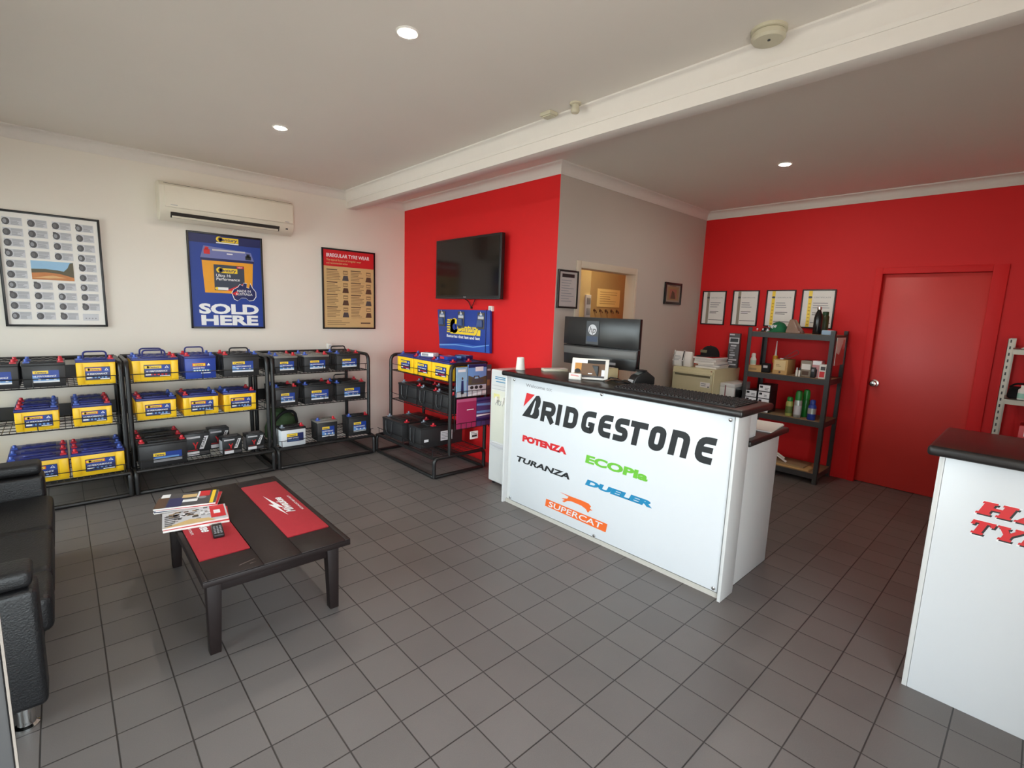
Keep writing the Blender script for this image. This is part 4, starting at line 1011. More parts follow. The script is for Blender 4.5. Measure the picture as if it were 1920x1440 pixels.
# ---- things on and behind the counter
CT = 1.0855
t = thing('paper_cup', 'white paper cup upside down at the far end of the counter', 'cup', (1.065, 1.775, CT))
MB().lathe([(.037, 0), (.039, .002), (.037, .006), (.0285, .098), (.026, .10), (.0255, .097)], seg=24).build('cup_body', WALLWHITE, t)
MB().lathe([(.0375, 0.0008), (.0402, .0035), (.0375, .006)], seg=24).build('rim', WALLWHITE, t)
t = thing('note_pad', 'pale note pad lying on the counter left of the monitor', 'note pad', (1.28, 1.60, CT), -.46)
MB().box(-.10, .10, -.04, .04, 0, .018).build('paper_block', mat('cream_paper', (232, 224, 200), .7), t, .001)
MB().box(-.10, .10, -.04, .04, .018, .020).build('cover', PAPER, t)
t = thing('monitor', 'back of a black curved monitor with round silver logo behind the counter', 'monitor', (1.36, 1.235, .893))
def curve_panel(y0, y1, z0, z1, x_off, th, bow, m, taper=0.0, n=12):
    vs, fs = [], []
    for i in range(n+1):
        s = i/n; y = y0+(y1-y0)*s; x = x_off-bow*(1-(2*s-1)**2)
        yb = y*(1-taper) if taper else y
        vs += [(x, yb, z0), (x, y, z1), (x+th, y, z1), (x+th, yb, z0)]
    for i in range(n):
        a, b = i*4, (i+1)*4
        for k in range(4): fs.append((a+k, a+(k+1) % 4, b+(k+1) % 4, b+k))
    fs += [(0, 1, 2, 3), tuple(n*4+k for k in (3, 2, 1, 0))]
    return MB().add(vs, fs).mesh('panel', [m], .003, 2)
place('rear_shell', curve_panel(-.352, .352, .418, .632, 0, .03, .03, mat('monitor_black', (34, 33, 33), .28, var=.1)), t)
place('lower_shell', curve_panel(-.350, .350, .262, .412, -.002, .032, .032, mat('monitor_black', (34, 33, 33), .28), .035), t)
place('vent_band', curve_panel(-.342, .342, .345, .402, -.008, .01, .036, mat('monitor_grey', (92, 90, 88), .45, var=.05)), t)
place('screen', curve_panel(-.348, .348, .268, .628, .031, .004, .03, SCREEN), t)
MB().box(.004, .03, -.05, .05, .01, .30).build('stand_neck', BLACK, t, .006)
MB().box(-.08, .16, -.14, .14, 0, .012).build('stand_foot', BLACK, t, .005)
lg = Print((-.0325, .04, .53), (0, -1, 0), (0, 0, 1))
lg.rect(-.06, -.10, .06, .075, mat('monitor_sticker', (60, 62, 66), .4), 0); lg.rect(-.05, -.08, .05, -.04, mat('sticker_dark_blue', (44, 58, 84), .4), 1)
lg.disc(0, .01, .04, .04, PLGREY, 2, 24); lg.text('hp', 0, -.012, .045, PDGREY, 3, align='c', shear=.25, bold=.005); lg.build('logo', t)
lg2 = Print((-.034, -.13, .30), (0, -1, 0), (0, 0, 1)); lg2.lines(-.04, -.01, .06, .012, 1, PGREY, 0, .8, False); lg2.build('model_plate', t)
# tablet on a stand
t = thing('tablet', 'white framed tablet leaning on the counter in front of the monitor', 'tablet', (1.10, 1.105, CT+.003), 0)
ang = math.atan2(.199, -.069)  # direction from its right corner to its left corner
tm = Matrix.Translation((0, 0, 0)) @ Matrix.Rotation(-math.pi/2+.52, 4, 'Z') @ Matrix.Rotation(-.32, 4, 'X')
m = MB(); m.M = tm; m.box(-.132, .132, 0, .009, .002, .155).build('body', WALLWHITE, t, .004, 3)
o_ = tm @ Vector((0, -.0003, 0)); uu = (tm.to_3x3() @ Vector((1, 0, 0))); vv = (tm.to_3x3() @ Vector((0, 0, 1)))
p = Print(o_, uu, vv)
p.rect(-.107, .016, .107, .143, mat('tablet_screen_brown', (122, 98, 80), .15), 0)
p.rect(-.107, .118, -.02, .143, PWHITE, 1); p.rect(-.02, .118, .107, .143, PBLACK, 1); p.rect(-.107, .06, -.06, .118, mat('screen_amber', (206, 148, 84), .2), 1); p.disc(-.085, .06, .022, .016, PBLACK, 2, 12); p.rect(-.10, .016, .107, .03, PDGREY, 1); p.rect(.085, .03, .107, .075, PWHITE, 2); p.rect(-.01, .04, .02, .048, PWHITE, 2)
p.build('screen', t)
MB().box(.045, .10, -.05, .05, 0, .012).box(.035, .045, -.05, .05, 0, .10).build('stand', BLACK, t, .003)
t = thing('card_holder', 'small white card holder on the counter at the foot of the tablet', 'card holder', (1.035, 1.175, CT), .4)
MB().box(-.012, .012, -.045, .045, 0, .045).build('holder', WALLWHITE, t, .002)
p = Print((-.012, 0, 0), (0, -1, 0), (0, 0, 1)); p.rect(-.038, .008, .038, .04, PAPER, 0); p.lines(-.03, .024, .03, .036, 2, PRED, 1, .5); p.build('card', t)
t = thing('small_carton', 'small cream carton on the counter behind the tablet', 'carton', (1.262, 1.06, CT), -.2)
MB().box(-.05, .05, -.05, .05, 0, .085).build('carton_body', mat('cream_card', (214, 196, 150), .7), t, .001)
p = Print((-.05, 0, 0), (0, -1, 0), (0, 0, 1)); p.rect(-.02, .02, .03, .06, PTAN, 0); p.disc(.005, .035, .012, .012, PBROWN, 1, 10); p.rect(-.045, .066, .045, .08, PWHITE, 0); p.build('print', t)
MB().box(-.051, .051, -.012, .012, .085, .0862).build('tape', PAPER, t)
t = thing('cable_tangle', 'tangle of dark cables on the counter beside the payment terminal', 'cable', (1.165, .945, CT))
random.seed(4); m = MB()
for k in range(4):
    pts = [(random.uniform(-.06, .06), .07-.04*j+random.uniform(-.02, .02), .006+random.uniform(0, .028)) for j in range(6)]
    pts[0] = (pts[0][0], pts[0][1], .006); pts[-1] = (pts[-1][0], pts[-1][1], .006)
    m.tube(rpath(pts, .03), .0042, 6)
m.build('cords', BLACK, t)
MB().tube(rpath([(-.05, .03, .006), (-.02, -.02, .03), (.02, -.06, .02), (.05, -.10, .006)], .04), .005, 6).build('brown_cord', PBROWN, t)
t = thing('payment_terminal', 'black payment terminal with small screen on the counter', 'payment terminal', (1.285, .80, CT), -.5)
MB().prism([(-.075, 0), (.085, 0), (.085, .05), (.02, .095), (-.055, .055), (-.075, .02)], (0, -.045, 0), (1, 0, 0), (0, 0, 1), (0, .09, 0)).build('body', BLACK, t, .008, 3)
nn = Vector((-.04, 0, .075)).normalized()
p = Print((-.055, 0, .055), (0, -1, 0), Vector((.075, 0, .04)).normalized()); p.rect(-.032, .02, .032, .065, mat('lcd_grey', (120, 124, 122), .3), 2); p.build('screen', t)
MB().box(-.078, -.07, -.03, .03, .012, .03).build('card_slot', PLGREY, t)
MB().box(-.03, .03, -.032, .032, .083, .098).build('paper_cover', BLACK, t, .004)
t = thing('counter_mat', 'black ribbed rubber mat along the near half of the counter top', 'mat', (1.115, .35, CT), 0)
m = MB().box(-.15, .15, -.34, .44, 0, .006)
m.build('base', RUBBER, t, .002)
m = MB()
for i in range(13):
    for k in range(33):
        a = -.135+i*.0225; b = -.325+k*.0235
        m.frustum((a-.007, a+.007, b-.008, b+.008), .006, (a-.005, a+.005, b-.005, b+.005), .0135)
m.build('rubber_nubs', RUBBER, t)
t = thing('paper_sheets', 'loose white paper sheets on the lower desk behind the counter', 'paper', (1.55, .085, .893), .1)
MB().box(-.15, .15, -.10, .105, 0, .006).build('stack', PAPER, t)
vs = []; fs = []
for i in range(9):
    for j, y in enumerate((-.10, .105)): vs.append((-.16+.29*i/8, y, .007+.03*(i/8-.5)**2*(1 if i > 4 else .3)))
for i in range(8): fs.append((2*i, 2*i+2, 2*i+3, 2*i+1))
MB().add(vs, fs).build('top_sheet', PAPER, t)
# water cooler
t = thing('water_cooler', 'tall white water cooler behind the far end of the counter', 'water cooler', (1.14, 2.225, 0))
MB().box(0, .32, -.31, 0, .025, 1.04).build('cabinet', WHITE, t, .012, 3)
MB().box(-.004, .004, -.285, -.022, .40, .86).build('tap_recess_panel', mat('cooler_panel', (226, 226, 212), .4, var=.02), t, .003)
MB().prism([(-.022, .385), (-.285, .385), (-.285, .36), (-.15, .345), (-.022, .362)], (-.010, 0, 0), (0, 1, 0), (0, 0, 1), (.012, 0, 0)).build('drip_lip', PLGREY, t, .002)
p = Print((0, 0, 0), (0, -1, 0), (0, 0, 1), base=.0008)
p.lines(.06, .955, .26, .985, 2, PTEAL, 0, .5, False); p.lines(.07, .93, .2, .945, 1, PTEAL, 0, .5, False); p.rect(.02, .9, .29, .902, PGREY, 0); p.rect(.02, .87, .29, .872, PGREY, 0); p.rect(.02, .33, .29, .332, PLGREY, 0)
p.build('panel_print', t)
p = Print((-.004, 0, 0), (0, -1, 0), (0, 0, 1)); p.text('HOT', .075, .73, .045, PGREY, 1, w=.11); p.rect(.05, .79, .13, .83, mat('pale_yellow_label', (228, 222, 150), .5), 0); p.build('hot_label', t)
for x in (.04, .28):
    for y in (-.27, -.04): MB().lathe([(.016, 0), (.02, .025)], (x, y, 0), 12).build('foot', BLACK, t)
for y in (-.20, -.11): MB().box(-.03, 0, y-.012, y+.012, .78, .81).tube([(-.028, y, .79), (-.03, y, .755)], .008, 8).build('tap', WALLWHITE, t, .002)

# ================================================================ second counter at right
t = thing('service_counter', 'white counter with black top and red slab lettering at the right edge', 'counter', (0, 0, 0))
MB().box(.972, 1.42, -1.72, -.85, 0, 1.035).build('carcass', WHITE, t)
MB().box(.957, .972, -1.72, -.846, 0, 1.035).build('front_panel', PANELW, t, .001)
MB().box(.955, 1.42, -.845, -.827, 0, 1.035).build('end_panel', WHITE, t, .002)
MB().box(.905, 1.47, -1.73, -.79, 1.036, 1.077).build('counter_top', BLKTOP, t, .014, 4)
fp = t
p = Print((.957, -.83, 0), (0, -1, 0), (0, 0, 1), base=.0008)
def slab(o, pts_list, k, sh, m, L):
    for pts in pts_list: p.poly([(o[0]+(a+sh*b)*k, o[1]+b*k) for a, b in pts], m, L)
Hs = [[(0, 0), (.42, 0), (.42, .16), (.36, .16), (.36, .42), (.62, .42), (.62, .16), (.56, .16), (.56, 0), (.98, 0), (.98, .16), (.92, .16), (.92, .84), (.98, .84), (.98, 1), (.56, 1), (.56, .84), (.62, .84), (.62, .62), (.36, .62), (.36, .84), (.42, .84), (.42, 1), (0, 1), (0, .84), (.06, .84), (.06, .16), (0, .16)]]
As = [[(0, 0), (.40, 0), (.40, .15), (.34, .15), (.38, .28), (.62, .28), (.66, .15), (.60, .15), (.60, 0), (1.02, 0), (1.02, .15), (.96, .15), (.66, 1), (.34, 1), (.06, .15), (0, .15)]]
Ts = [[(.24, 0), (.70, 0), (.70, .16), (.62, .16), (.62, .82), (.76, .82), (.76, .66), (.92, .66), (.92, 1), (.02, 1), (.02, .66), (.18, .66), (.18, .82), (.32, .82), (.32, .16), (.24, .16)]]
Ys = [[(.26, 0), (.74, 0), (.74, .16), (.65, .16), (.65, .42), (.92, .84), (1.0, .84), (1.0, 1), (.60, 1), (.60, .84), (.66, .84), (.52, .60), (.38, .84), (.44, .84), (.44, 1), (0, 1), (0, .84), (.08, .84), (.35, .42), (.35, .16), (.26, .16)]]
Rs = [[(0, 0), (.42, 0), (.42, .16), (.36, .16), (.36, .40), (.46, .40), (.66, 0), (1.0, 0), (1.0, .16), (.90, .16), (.78, .42), (.92, .56), (.92, .84), (.78, 1), (0, 1), (0, .84), (.06, .84), (.06, .16), (0, .16)]]
def word(seq, u, z, k, sh):
    for poly_, wd, st in seq:
        for q in poly_:
            base = [(u+a*wd+sh*b*k, z+b*k) for a, b in q]
            cx = sum(a for a, _ in base)/len(base); cz = sum(b for _, b in base)/len(base)
            p.poly([(cx+(a-cx)*1.10+.002, cz+(b-cz)*1.18-.003) for a, b in base], PWHITE, 0)
            p.poly([(a+.005, b-.0055) for a, b in base], PBLACK, 1)
            p.poly(base, PRED, 2)
        u += st
word([(Hs, .100, .107), (As, .10, .107), (Rs, .10, .107), (Rs, .10, .107)], .127, .834, .053, .38)
word([(Ts, .074, .073), (Ys, .078, .077), (Rs, .09, .096)], .106, .750, .056, .36)
p.build('lettering', fp)['label'] = 'red slab lettering with black shadow'

# ================================================================ wall of the office: frames
def artp(p, rows, m=PGREY):
    pass
t, p = picture('framed_notice', 'black framed pale certificate beside the storeroom doorway', 'picture', (1.520, YC-.002, 1.592), 0, .262, .328, .016, back=mat('certificate_grey', (186, 178, 176), .5))
p.rect(.05, .265, .212, .295, PBLACK, 1); random.seed(9)
p.lines(.045, .05, .22, .25, 9, PGREY, 1, .3); p.build('print', t)
t, p = picture('photo_frame', 'small dark framed picture on the grey wall above the filing cabinet', 'picture', (3.245, YC-.002, 1.69), 0, .352, .235, .026, back=mat('photo_mount', (150, 136, 124), .5))
p.rect(.06, .045, .292, .19, PTAN, 1); p.rect(.10, .06, .25, .165, mat('photo_rose', (156, 96, 84), .5, var=.2), 2); p.poly([(.12, .06), (.23, .06), (.20, .13), (.15, .15)], PBROWN, 3); p.lines(.09, .195, .26, .205, 1, PBROWN, 1, .6); p.build('print', t)
# things on the storeroom wall seen through the doorway
t = thing('paper_notice', 'large pale paper notice on the storeroom wall seen through the doorway', 'notice', (3.355, 2.829, 1.645))
MB().box(0, .475, -.004, 0, 0, .225).build('sheet', mat('notice_cream', (232, 212, 150), .7, var=.04), t)
random.seed(2); p = Print((0, -.004, 0), (1, 0, 0), (0, 0, 1)); p.lines(.05, .03, .42, .20, 6, PTAN, 0, .2); p.build('print', t)
for k in range(5):
    t = thing('wall_hook', 'small dark hook in a row of five under the notice in the storeroom', 'hook', (3.31+k*.118, 2.829, 1.60), 0, 'hooks under the storeroom notice')
    t['label'] = ('leftmost', 'second from left', 'middle', 'second from right', 'rightmost')[k]+' of five dark hooks under the storeroom notice'
    MB().lathe([(.018, 0), (.018, -.006), (.01, -.008)], (0, 0, 0), 12, ax='y').build('plate', PBROWN, t)
    MB().tube(rpath([(0, -.006, 0), (0, -.03, -.004), (.008, -.034, -.03), (.022, -.02, -.03)], .01, 3), .006, 6).build('hook_arm', PBROWN, t)
t = thing('switch_panel', 'narrow pale switch panel on the yellow storeroom wall seen through the doorway', 'switch', (2.465, 2.299, 1.50))
MB().box(0, .085, -.02, 0, 0, .25).build('panel', PLGREY, t, .004)
MB().box(.015, .07, -.026, -.02, .15, .22).box(.015, .07, -.026, -.02, .04, .11).build('switch_keys', PGREY, t, .002)

# ================================================================ filing cabinet corner
t = thing('filing_cabinet', 'cream steel filing cabinet in the corner behind the counter', 'filing cabinet', (3.35, 1.476, 0))
MB().box(.004, .62, -.236, .236, .0, 1.015).build('body', CABCREAM, t, .003)
for k in range(4):
    z = .012+k*.2475
    dwr = MB().box(-.014, .004, -.226, .226, z, z+.238).build('drawer', CABCREAM, t, .003)
    MB().box(-.038, -.014, -.215, .215, z+.196, z+.214).build('drawer_handle', CABCREAM, dwr, .004)
    MB().box(-.0148, -.0138, -.20, .20, z+.172, z+.196).build('handle_shadow', mat('cabinet_shadow_tone', (120, 112, 84), .6), dwr)  # strip coloured dark as the shadow below the handle lip
    q = Print((-.014, 0, z), (0, -1, 0), (0, 0, 1)); q.rect(.10, .07, .205, .125, PAPER, 0); q.lines(.11, .08, .18, .118, 2, PGREY, 1, .4); q.disc(.19, .08, .008, .008, PBLACK, 1, 8); q.build('drawer_label', dwr)
MB().lathe([(.010, -.002), (.010, .004)], (0, -.205, .992), 12, ax='x').build('lock', CHROME, t)
def stack_mag(k, z, h, dx, dy, rz, cov):
    t = thing('magazine', ('lowest', 'second lowest', 'middle', 'second highest', 'topmost')[k]+' of the magazines stacked on the filing cabinet', 'magazine', (3.60+dx, 1.40+dy, z), rz, 'magazines on the filing cabinet')
    MB().box(-.15, .15, -.115, .115, .0004, h-.001).build('pages', PAPER, t, .001)
    MB().box(-.151, .151, -.116, .116, h-.001, h).build('cover', cov, t)
zz = 1.016
for k, (h, dx, dy, rz, cov) in enumerate(((.022, .0, -.01, .0, PLGREY), (.02, .02, -.02, .1, PGREY), (.028, -.01, .0, -.06, PAPER), (.026, .0, .01, .05, PLGREY), (.022, -.02, .005, -.12, PRED))):
    stack_mag(k, zz, h, dx, dy, rz, cov); zz += h+.0008
t = thing('brochure_bundle', 'white and black bundle of curled brochures leaning on the filing cabinet magazines', 'brochure', (3.43, 1.645, 1.0165), .12)
m = MB()
pr = [(-.03, 0), (.06, 0), (.075, .03), (.03, .155), (-.01, .165), (-.045, .06)]
m.prism(pr, (0, -.10, 0), (1, 0, 0), (0, 0, 1), (0, .075, 0), 0).prism([(a*1.16-.003, b*1.05) for a, b in pr], (0, -.025, 0), (1, 0, 0), (0, 0, 1), (0, .02, 0), 1).prism(pr, (0, -.005, 0), (1, 0, 0), (0, 0, 1), (0, .09, 0), 0).prism([(a*1.16-.003, b*1.05) for a, b in pr], (0, .085, 0), (1, 0, 0), (0, 0, 1), (0, .015, 0), 1)
m.build('bundle', [PAPER, PBLACK], t, .004)
p = Print((-.045, 0, .06), (0, -1, 0), Vector((.035, 0, .105)).normalized(), base=.004); p.lines(-.09, .0, -.01, .06, 4, PGREY, 0, .3); p.build('print', t)
t = thing('baseball_cap', 'black cap with pale front badge on top of the stacked magazines', 'cap', (3.60, 1.425, zz), -.3)
def cap(t, m, rx, ry, h, brim_dir=1, bl=.085):
    prof = []; vs = []; seg = 24; n = 7
    for i in range(n):
        a = i/(n-1)*math.pi/2
        for k in range(seg):
            b = 2*math.pi*k/seg
            vs.append((rx*math.cos(a)**.75*math.cos(b), ry*math.cos(a)**.75*math.sin(b), h*math.sin(a)))
    fs = [(i*seg+k, i*seg+(k+1) % seg, (i+1)*seg+(k+1) % seg, (i+1)*seg+k) for i in range(n-1) for k in range(seg)]
    MB().add(vs, fs+[tuple(reversed(range(seg)))]).build('crown', m, t)
    vs, fs = [], []; n = 14
    for i in range(n+1):
        a = -1.25+2.5*i/n
        ci, si = math.cos(a), math.sin(a)
        for z in (.004, .009): vs += [(-rx*.97*ci, ry*.97*si, z), (-(rx+bl*max(0, ci)**.6)*(1 if ci > 0 else 1)*ci, (ry*1.0)*si, z-.003)]
    for i in range(n):
        a, b = i*4, (i+1)*4
        fs += [(a+2, a+3, b+3, b+2), (a, b, b+1, a+1), (a+1, b+1, b+3, a+3), (a, a+2, b+2, b)]
    MB().add(vs, fs).build('brim', m, t)
    MB().lathe([(.007, h-.001), (.007, h+.004), (.003, h+.006)], seg=10).build('button', m, t)
cap(t, CLOTHB, .105, .095, .115, bl=.08)
p = Print((-.102, 0, .03), (0, -1, 0), Vector((.25, 0, 1)).normalized(), base=.004); p.rect(-.045, .012, .045, .042, mat('badge_olive', (128, 124, 96), .6), 0); p.build('badge', t)
t = thing('spark_plug_pack', 'tall black and silver printed pack standing behind the stacked magazines', 'pack', (3.875, 1.285, 1.016), .25)
MB().box(-.05, .05, -.055, .055, 0, .38).build('carton', PDGREY, t, .002)
random.seed(8); p = Print((-.05, 0, 0), (0, -1, 0), (0, 0, 1))
p.rect(-.05, .36, 0, .375, PLGREY, 0); p.rect(-.05, .27, .05, .335, PLGREY, 0); p.rect(-.04, .285, .04, .325, PBLACK, 1)
for k in range(9):
    y = .03+k*.026; p.rect(-.045+random.uniform(0, .02), y, .0+random.uniform(0, .04), y+.016, random.choice((PLGREY, PGREY, PBLACK)), 0)
p.build('print', t)
t = thing('printer', 'low white printer beside the filing cabinet, half hidden by the shelf', 'printer', (3.50, 1.15, 0))
MB().box(.0, .40, -.07, .085, .84, .88).box(.0, .40, -.07, .085, .70, .72).box(.0, .03, -.07, .085, .72, .84).box(.30, .40, -.07, .085, .72, .84).box(.03, .30, .07, .085, .72, .84).build('housing', WHITE, t, .004)
MB().box(.04, .29, -.07, .065, .722, .79).build('paper_tray', BLACK, t, .003)
MB().box(.02, .38, -.085, .08, 0, .70).build('pedestal', PLGREY, t, .003)
MB().box(-.0015, .0, .02, .03, .72, .86).build('red_stripe', mat('dull_red_stripe', (120, 52, 60), .6), t)

# ================================================================ right wall: certificates
def certificate(k, y0, w, z0, h, band, label):
    t, p = picture('certificate', label, 'certificate', (XD, y0, z0), -math.pi/2, w, h, .012, .018, 'certificates on the red wall', back=PAPER)
    # local x runs towards the camera's right along the wall
    p.rect(w*.2, .014, w*.31, h-.014, band, 1)
    if band is PYEL:
        for q in range(7): p.rect(w*.225, h*(.08+q*.09), w*.285, h*(.105+q*.09), mat('band_ochre', (200, 150, 30), .5), 2)
    p.disc(w*.255, h*.80, w*.06, h*.03, PDGREY, 2, 10)
    p.text('CERTIFICATE', w*.36, h*.78, h*.03, PGREY, 1, w=w*.5); random.seed(30+k)
    p.lines(w*.36, h*.5, w*.9, h*.68, 3, PGREY, 1, .3); p.lines(w*.36, h*.33, w*.8, h*.42, 2, PDGREY, 1, .35); p.lines(w*.33, h*.12, w*.92, h*.17, 1, PDGREY, 1, .3, False)
    p.build('print', t)
BAND = mat('band_grey_gold', (150, 140, 122), .5)
certificate(0, 1.798, .283, 1.478, .393, BAND, 'framed certificate with grey band nearest the wall corner')
certificate(1, 1.436, .287, 1.482, .393, BAND, 'framed certificate with grey band, second from the wall corner')
certificate(2, 1.073, .290, 1.485, .393, PYEL, 'framed certificate with yellow band behind the green cap')
certificate(3, .722, .305, 1.487, .394, PYEL, 'framed certificate with yellow band behind the black drink bottle')

# ================================================================ black shelf unit
t = thing('shelf_unit', 'dark grey steel shelf unit against the red wall', 'shelf', (3.605, .262, 0))
SW, SD, SHH = .783, .435, 1.475
for x in (0, SD-.038):
    for y in (0, SW-.038):
        yo = 0 if y == 0 else SW; sg = 1 if y == 0 else -1; xo = 0 if x == 0 else SD; sx = 1 if x == 0 else -1
        m = MB().box(min(xo, xo+sx*.04), max(xo, xo+sx*.04), min(yo, yo+sg*.003), max(yo, yo+sg*.003), 0, SHH).box(min(xo, xo+sx*.003), max(xo, xo+sx*.003), min(yo, yo+sg*.04), max(yo, yo+sg*.04), 0, SHH)
        m.build('post', SHELFB, t)
SZ = (.105, .612, 1.022, 1.437)
for z in SZ:
    m = MB().box(.004, .010, .004, SW-.004, z-.055, z-.003).box(SD-.010, SD-.004, .004, SW-.004, z-.055, z-.003).box(.010, SD-.010, .004, .010, z-.055, z-.003).box(.010, SD-.010, SW-.010, SW-.004, z-.055, z-.003)
    sh = m.build('shelf_frame', SHELFB, t)
    MB().box(.010, SD-.010, .010, SW-.010, z-.012, z-.002).build('shelf_board', MDF, sh)
def bottle(name, label, cat, x, y, z, prof, m, parts=(), group=None):
    t = thing(name, label, cat, (x, y, z), 0, group)
    MB().lathe(prof, seg=24).build('body', m, t)
    for nm, pf, mm in parts: MB().lathe(pf, seg=24).build(nm, mm, t)
    return t
z4, z3, z2, z1 = SZ[3]-.0015, SZ[2]-.0015, SZ[1]-.0015, SZ[0]-.0015
bottle('drink_bottle', 'tall black drink bottle with silver cap on the top shelf', 'bottle', 3.72, .452, z4, [(.034, 0), (.036, .004), (.036, .155), (.030, .19), (.016, .225), (.015, .235)], mat('glossy_black', (20, 20, 22), .18), (('bottle_cap', [(.019, .232), (.020, .236), (.020, .258), (.015, .262)], CHROME),))
bottle('spray_can', 'black and green can behind the black drink bottle on the top shelf', 'can', 3.87, .435, z4, [(.033, 0), (.034, .004), (.034, .17), (.026, .185)], mat('dark_olive_print', (56, 66, 34), .4, var=.3), (('can_cap', [(.026, .184), (.027, .19), (.027, .215), (.02, .22)], mat('dark_green_cap', (24, 70, 36), .4)),))
t = thing('tissue_pack', 'small pale blue packet at the near end of the top shelf', 'packet', (3.70, .345, z4), 0)
MB().box(-.045, .045, -.048, .048, 0, .042).build('pack', mat('pale_blue_pack', (150, 176, 200), .5), t, .004)
MB().box(-.02, .02, -.049, .049, .0415, .0435).build('top_flap', PAPER, t)
t = thing('baseball_cap', 'green cap with white lettering on the top shelf', 'cap', (3.765, .812, z4), -.25)
cap(t, GREENCAP, .084, .082, .105, bl=.062)
p = Print((-.083, 0, .03), (0, -1, 0), Vector((.3, 0, 1)).normalized(), base=.006); p.text('BJW', -.028, .014, .028, PWHITE, 0, w=.06, bold=.03); p.disc(-.048, .028, .013, .013, PWHITE, 0, 14); p.disc(-.048, .028, .008, .008, GREENCAP, 1, 12); p.build('cap_lettering', t)
t = thing('plastic_bag', 'smoky crumpled plastic bag beside the green cap on the top shelf', 'bag', (3.74, .645, z4))
MB().frustum((-.08, .08, -.07, .07), 0, (-.03, .04, .012, .055), .135).build('bag_body', CLEARP, t, .012, 2)
MB().tube(rpath([(-.07, -.06, .012), (-.05, .0, .03), (-.02, .05, .02)], .03), .006, 6).build('bag_tie', PLGREY, t)
random.seed(14)
for k, (y, mm, lab) in enumerate(((.985, PRED, 'small red and white trinket at the far end of the top shelf'), (.93, PBLACK, 'small black trinket left of the green cap'), (.885, PLGREY, 'small silver trinket touching the green cap'))):
    t = thing('trinket', lab, 'trinket', (3.68, y, z4), .3*k, 'trinkets on the top shelf')
    MB().box(-.02, .02, -.014, .014, 0, .018).build('body', mm, t, .003); MB().box(-.008, .008, -.006, .006, .018, .032).build('top', PWHITE, t, .002)
# second shelf
def carton(name, label, cat, x, y, z, w, d, h, m, group=None, rz=0, art=None, flap=None):
    """w along the shelf, d away from the front; front face towards -x"""
    t = thing(name, label, cat, (x, y, z), rz, group)
    MB().box(0, d, -w/2, w/2, 0, h).build('carton', m, t, .0015)
    if art:
        p = Print((0, 0, 0), (0, -1, 0), (0, 0, 1)); art(p, w, h); p.build('print', t)
    if flap: MB().box(.004, d-.004, -w/2+.004, w/2-.004, h, h+.003).build('lid', flap, t)
    return t
carton('cardboard_tray', 'flat cardboard box under the spray bottle on the second shelf', 'box', 3.64, .965, z3, .145, .12, .062, CARD, art=lambda p, w, h: p.rect(-w*.3, h*.3, w*.2, h*.6, PTAN, 0), flap=CARD)
bottle('spray_bottle', 'white bottle with pale green label on the flat cardboard box', 'bottle', 3.70, 1.0, z3+.0655, [(.028, 0), (.030, .004), (.030, .06), (.018, .085)], WALLWHITE, (('bottle_label', [(.0305, .012), (.0305, .05)], mat('pale_green_label', (190, 214, 200), .5)), ('cap', [(.019, .084), (.021, .088), (.020, .115), (.012, .122)], WALLWHITE)))
t = thing('black_pouch', 'small black pouch beside the sealant tube on the second shelf', 'pouch', (3.68, .86, z3), .15)
MB().box(-.03, .04, -.042, .042, 0, .095).build('pouch_body', CLOTHB, t, .012, 3); MB().box(-.034, -.028, -.02, .02, .05, .075).build('badge', PLGREY, t, .001)
bottle('sealant_tube', 'upright yellow sealant tube with long pale nozzle on the second shelf', 'tube', 3.78, .815, z3, [(.022, 0), (.023, .003), (.023, .17), (.020, .176)], ORANGEY, (('tube_label', [(.0234, .03), (.0234, .10)], PRED), ('nozzle', [(.012, .175), (.010, .185), (.003, .325)], PAPER)))
carton('parts_carton', 'tan cardboard carton with pale label in the middle of the second shelf', 'box', 3.66, .72, z3, .135, .22, .145, CARD, art=lambda p, w, h: (p.rect(-w*.42, h*.28, w*.35, h*.95, mat('kraft_label', (222, 196, 146), .6), 0), p.lines(-w*.3, h*.5, w*.1, h*.7, 2, PTAN, 1, .4), p.disc(w*.0, h*.15, w*.08, h*.08, PBROWN, 1, 10)), flap=CARD)
t = thing('wire_coil', 'thin wire loop sticking up behind the tan carton', 'wire', (3.70, .68, z3+.149))
MB().tube(rpath([(0, .04, .003), (.02, -.01, .05), (.03, -.075, .105), (.03, -.10, .07), (.02, -.04, .03), (.0, .05, .003)], .03), .0028, 6).build('wire_loop', PDGREY, t)
MB().box(-.006, .006, .03, .06, 0, .012).build('clip', PLGREY, t)
carton('grey_carton', 'grey and brown carton on the second shelf, left of the pink packs', 'box', 3.70, .50, z3, .095, .14, .155, mat('grey_card', (150, 138, 124), .6), art=lambda p, w, h: (p.rect(-w*.4, h*.45, w*.4, h*.8, PAPER, 0), p.rect(-w*.3, h*.1, w*.3, h*.35, PBROWN, 0)))
for k, y in enumerate((.562, .538)):
    bottle('small_tube', ('white', 'slim white')[k]+' small tube standing in front of the grey carton', 'tube', 3.655, y, z3, [(.009, 0), (.010, .003), (.010, .06)], WALLWHITE, (('cap', [(.007, .06), (.007, .085)], PBLACK if k else PLGREY),), 'small tubes on the second shelf')
carton('pink_pack', 'pink and white pack on the second shelf beside the near post', 'pack', 3.70, .408, z3, .08, .10, .165, mat('pink_pack', (206, 150, 152), .5), art=lambda p, w, h: (p.rect(-w*.45, h*.75, w*.45, h*.97, PWHITE, 0), p.rect(-w*.35, h*.05, w*.1, h*.5, PBLACK, 0)))
carton('dark_pack', 'small black pack in front of the pink and white pack on the second shelf', 'pack', 3.655, .425, z3, .035, .035, .10, PBLACK, art=lambda p, w, h: p.rect(-w*.3, h*.6, w*.3, h*.85, PGREY, 0))
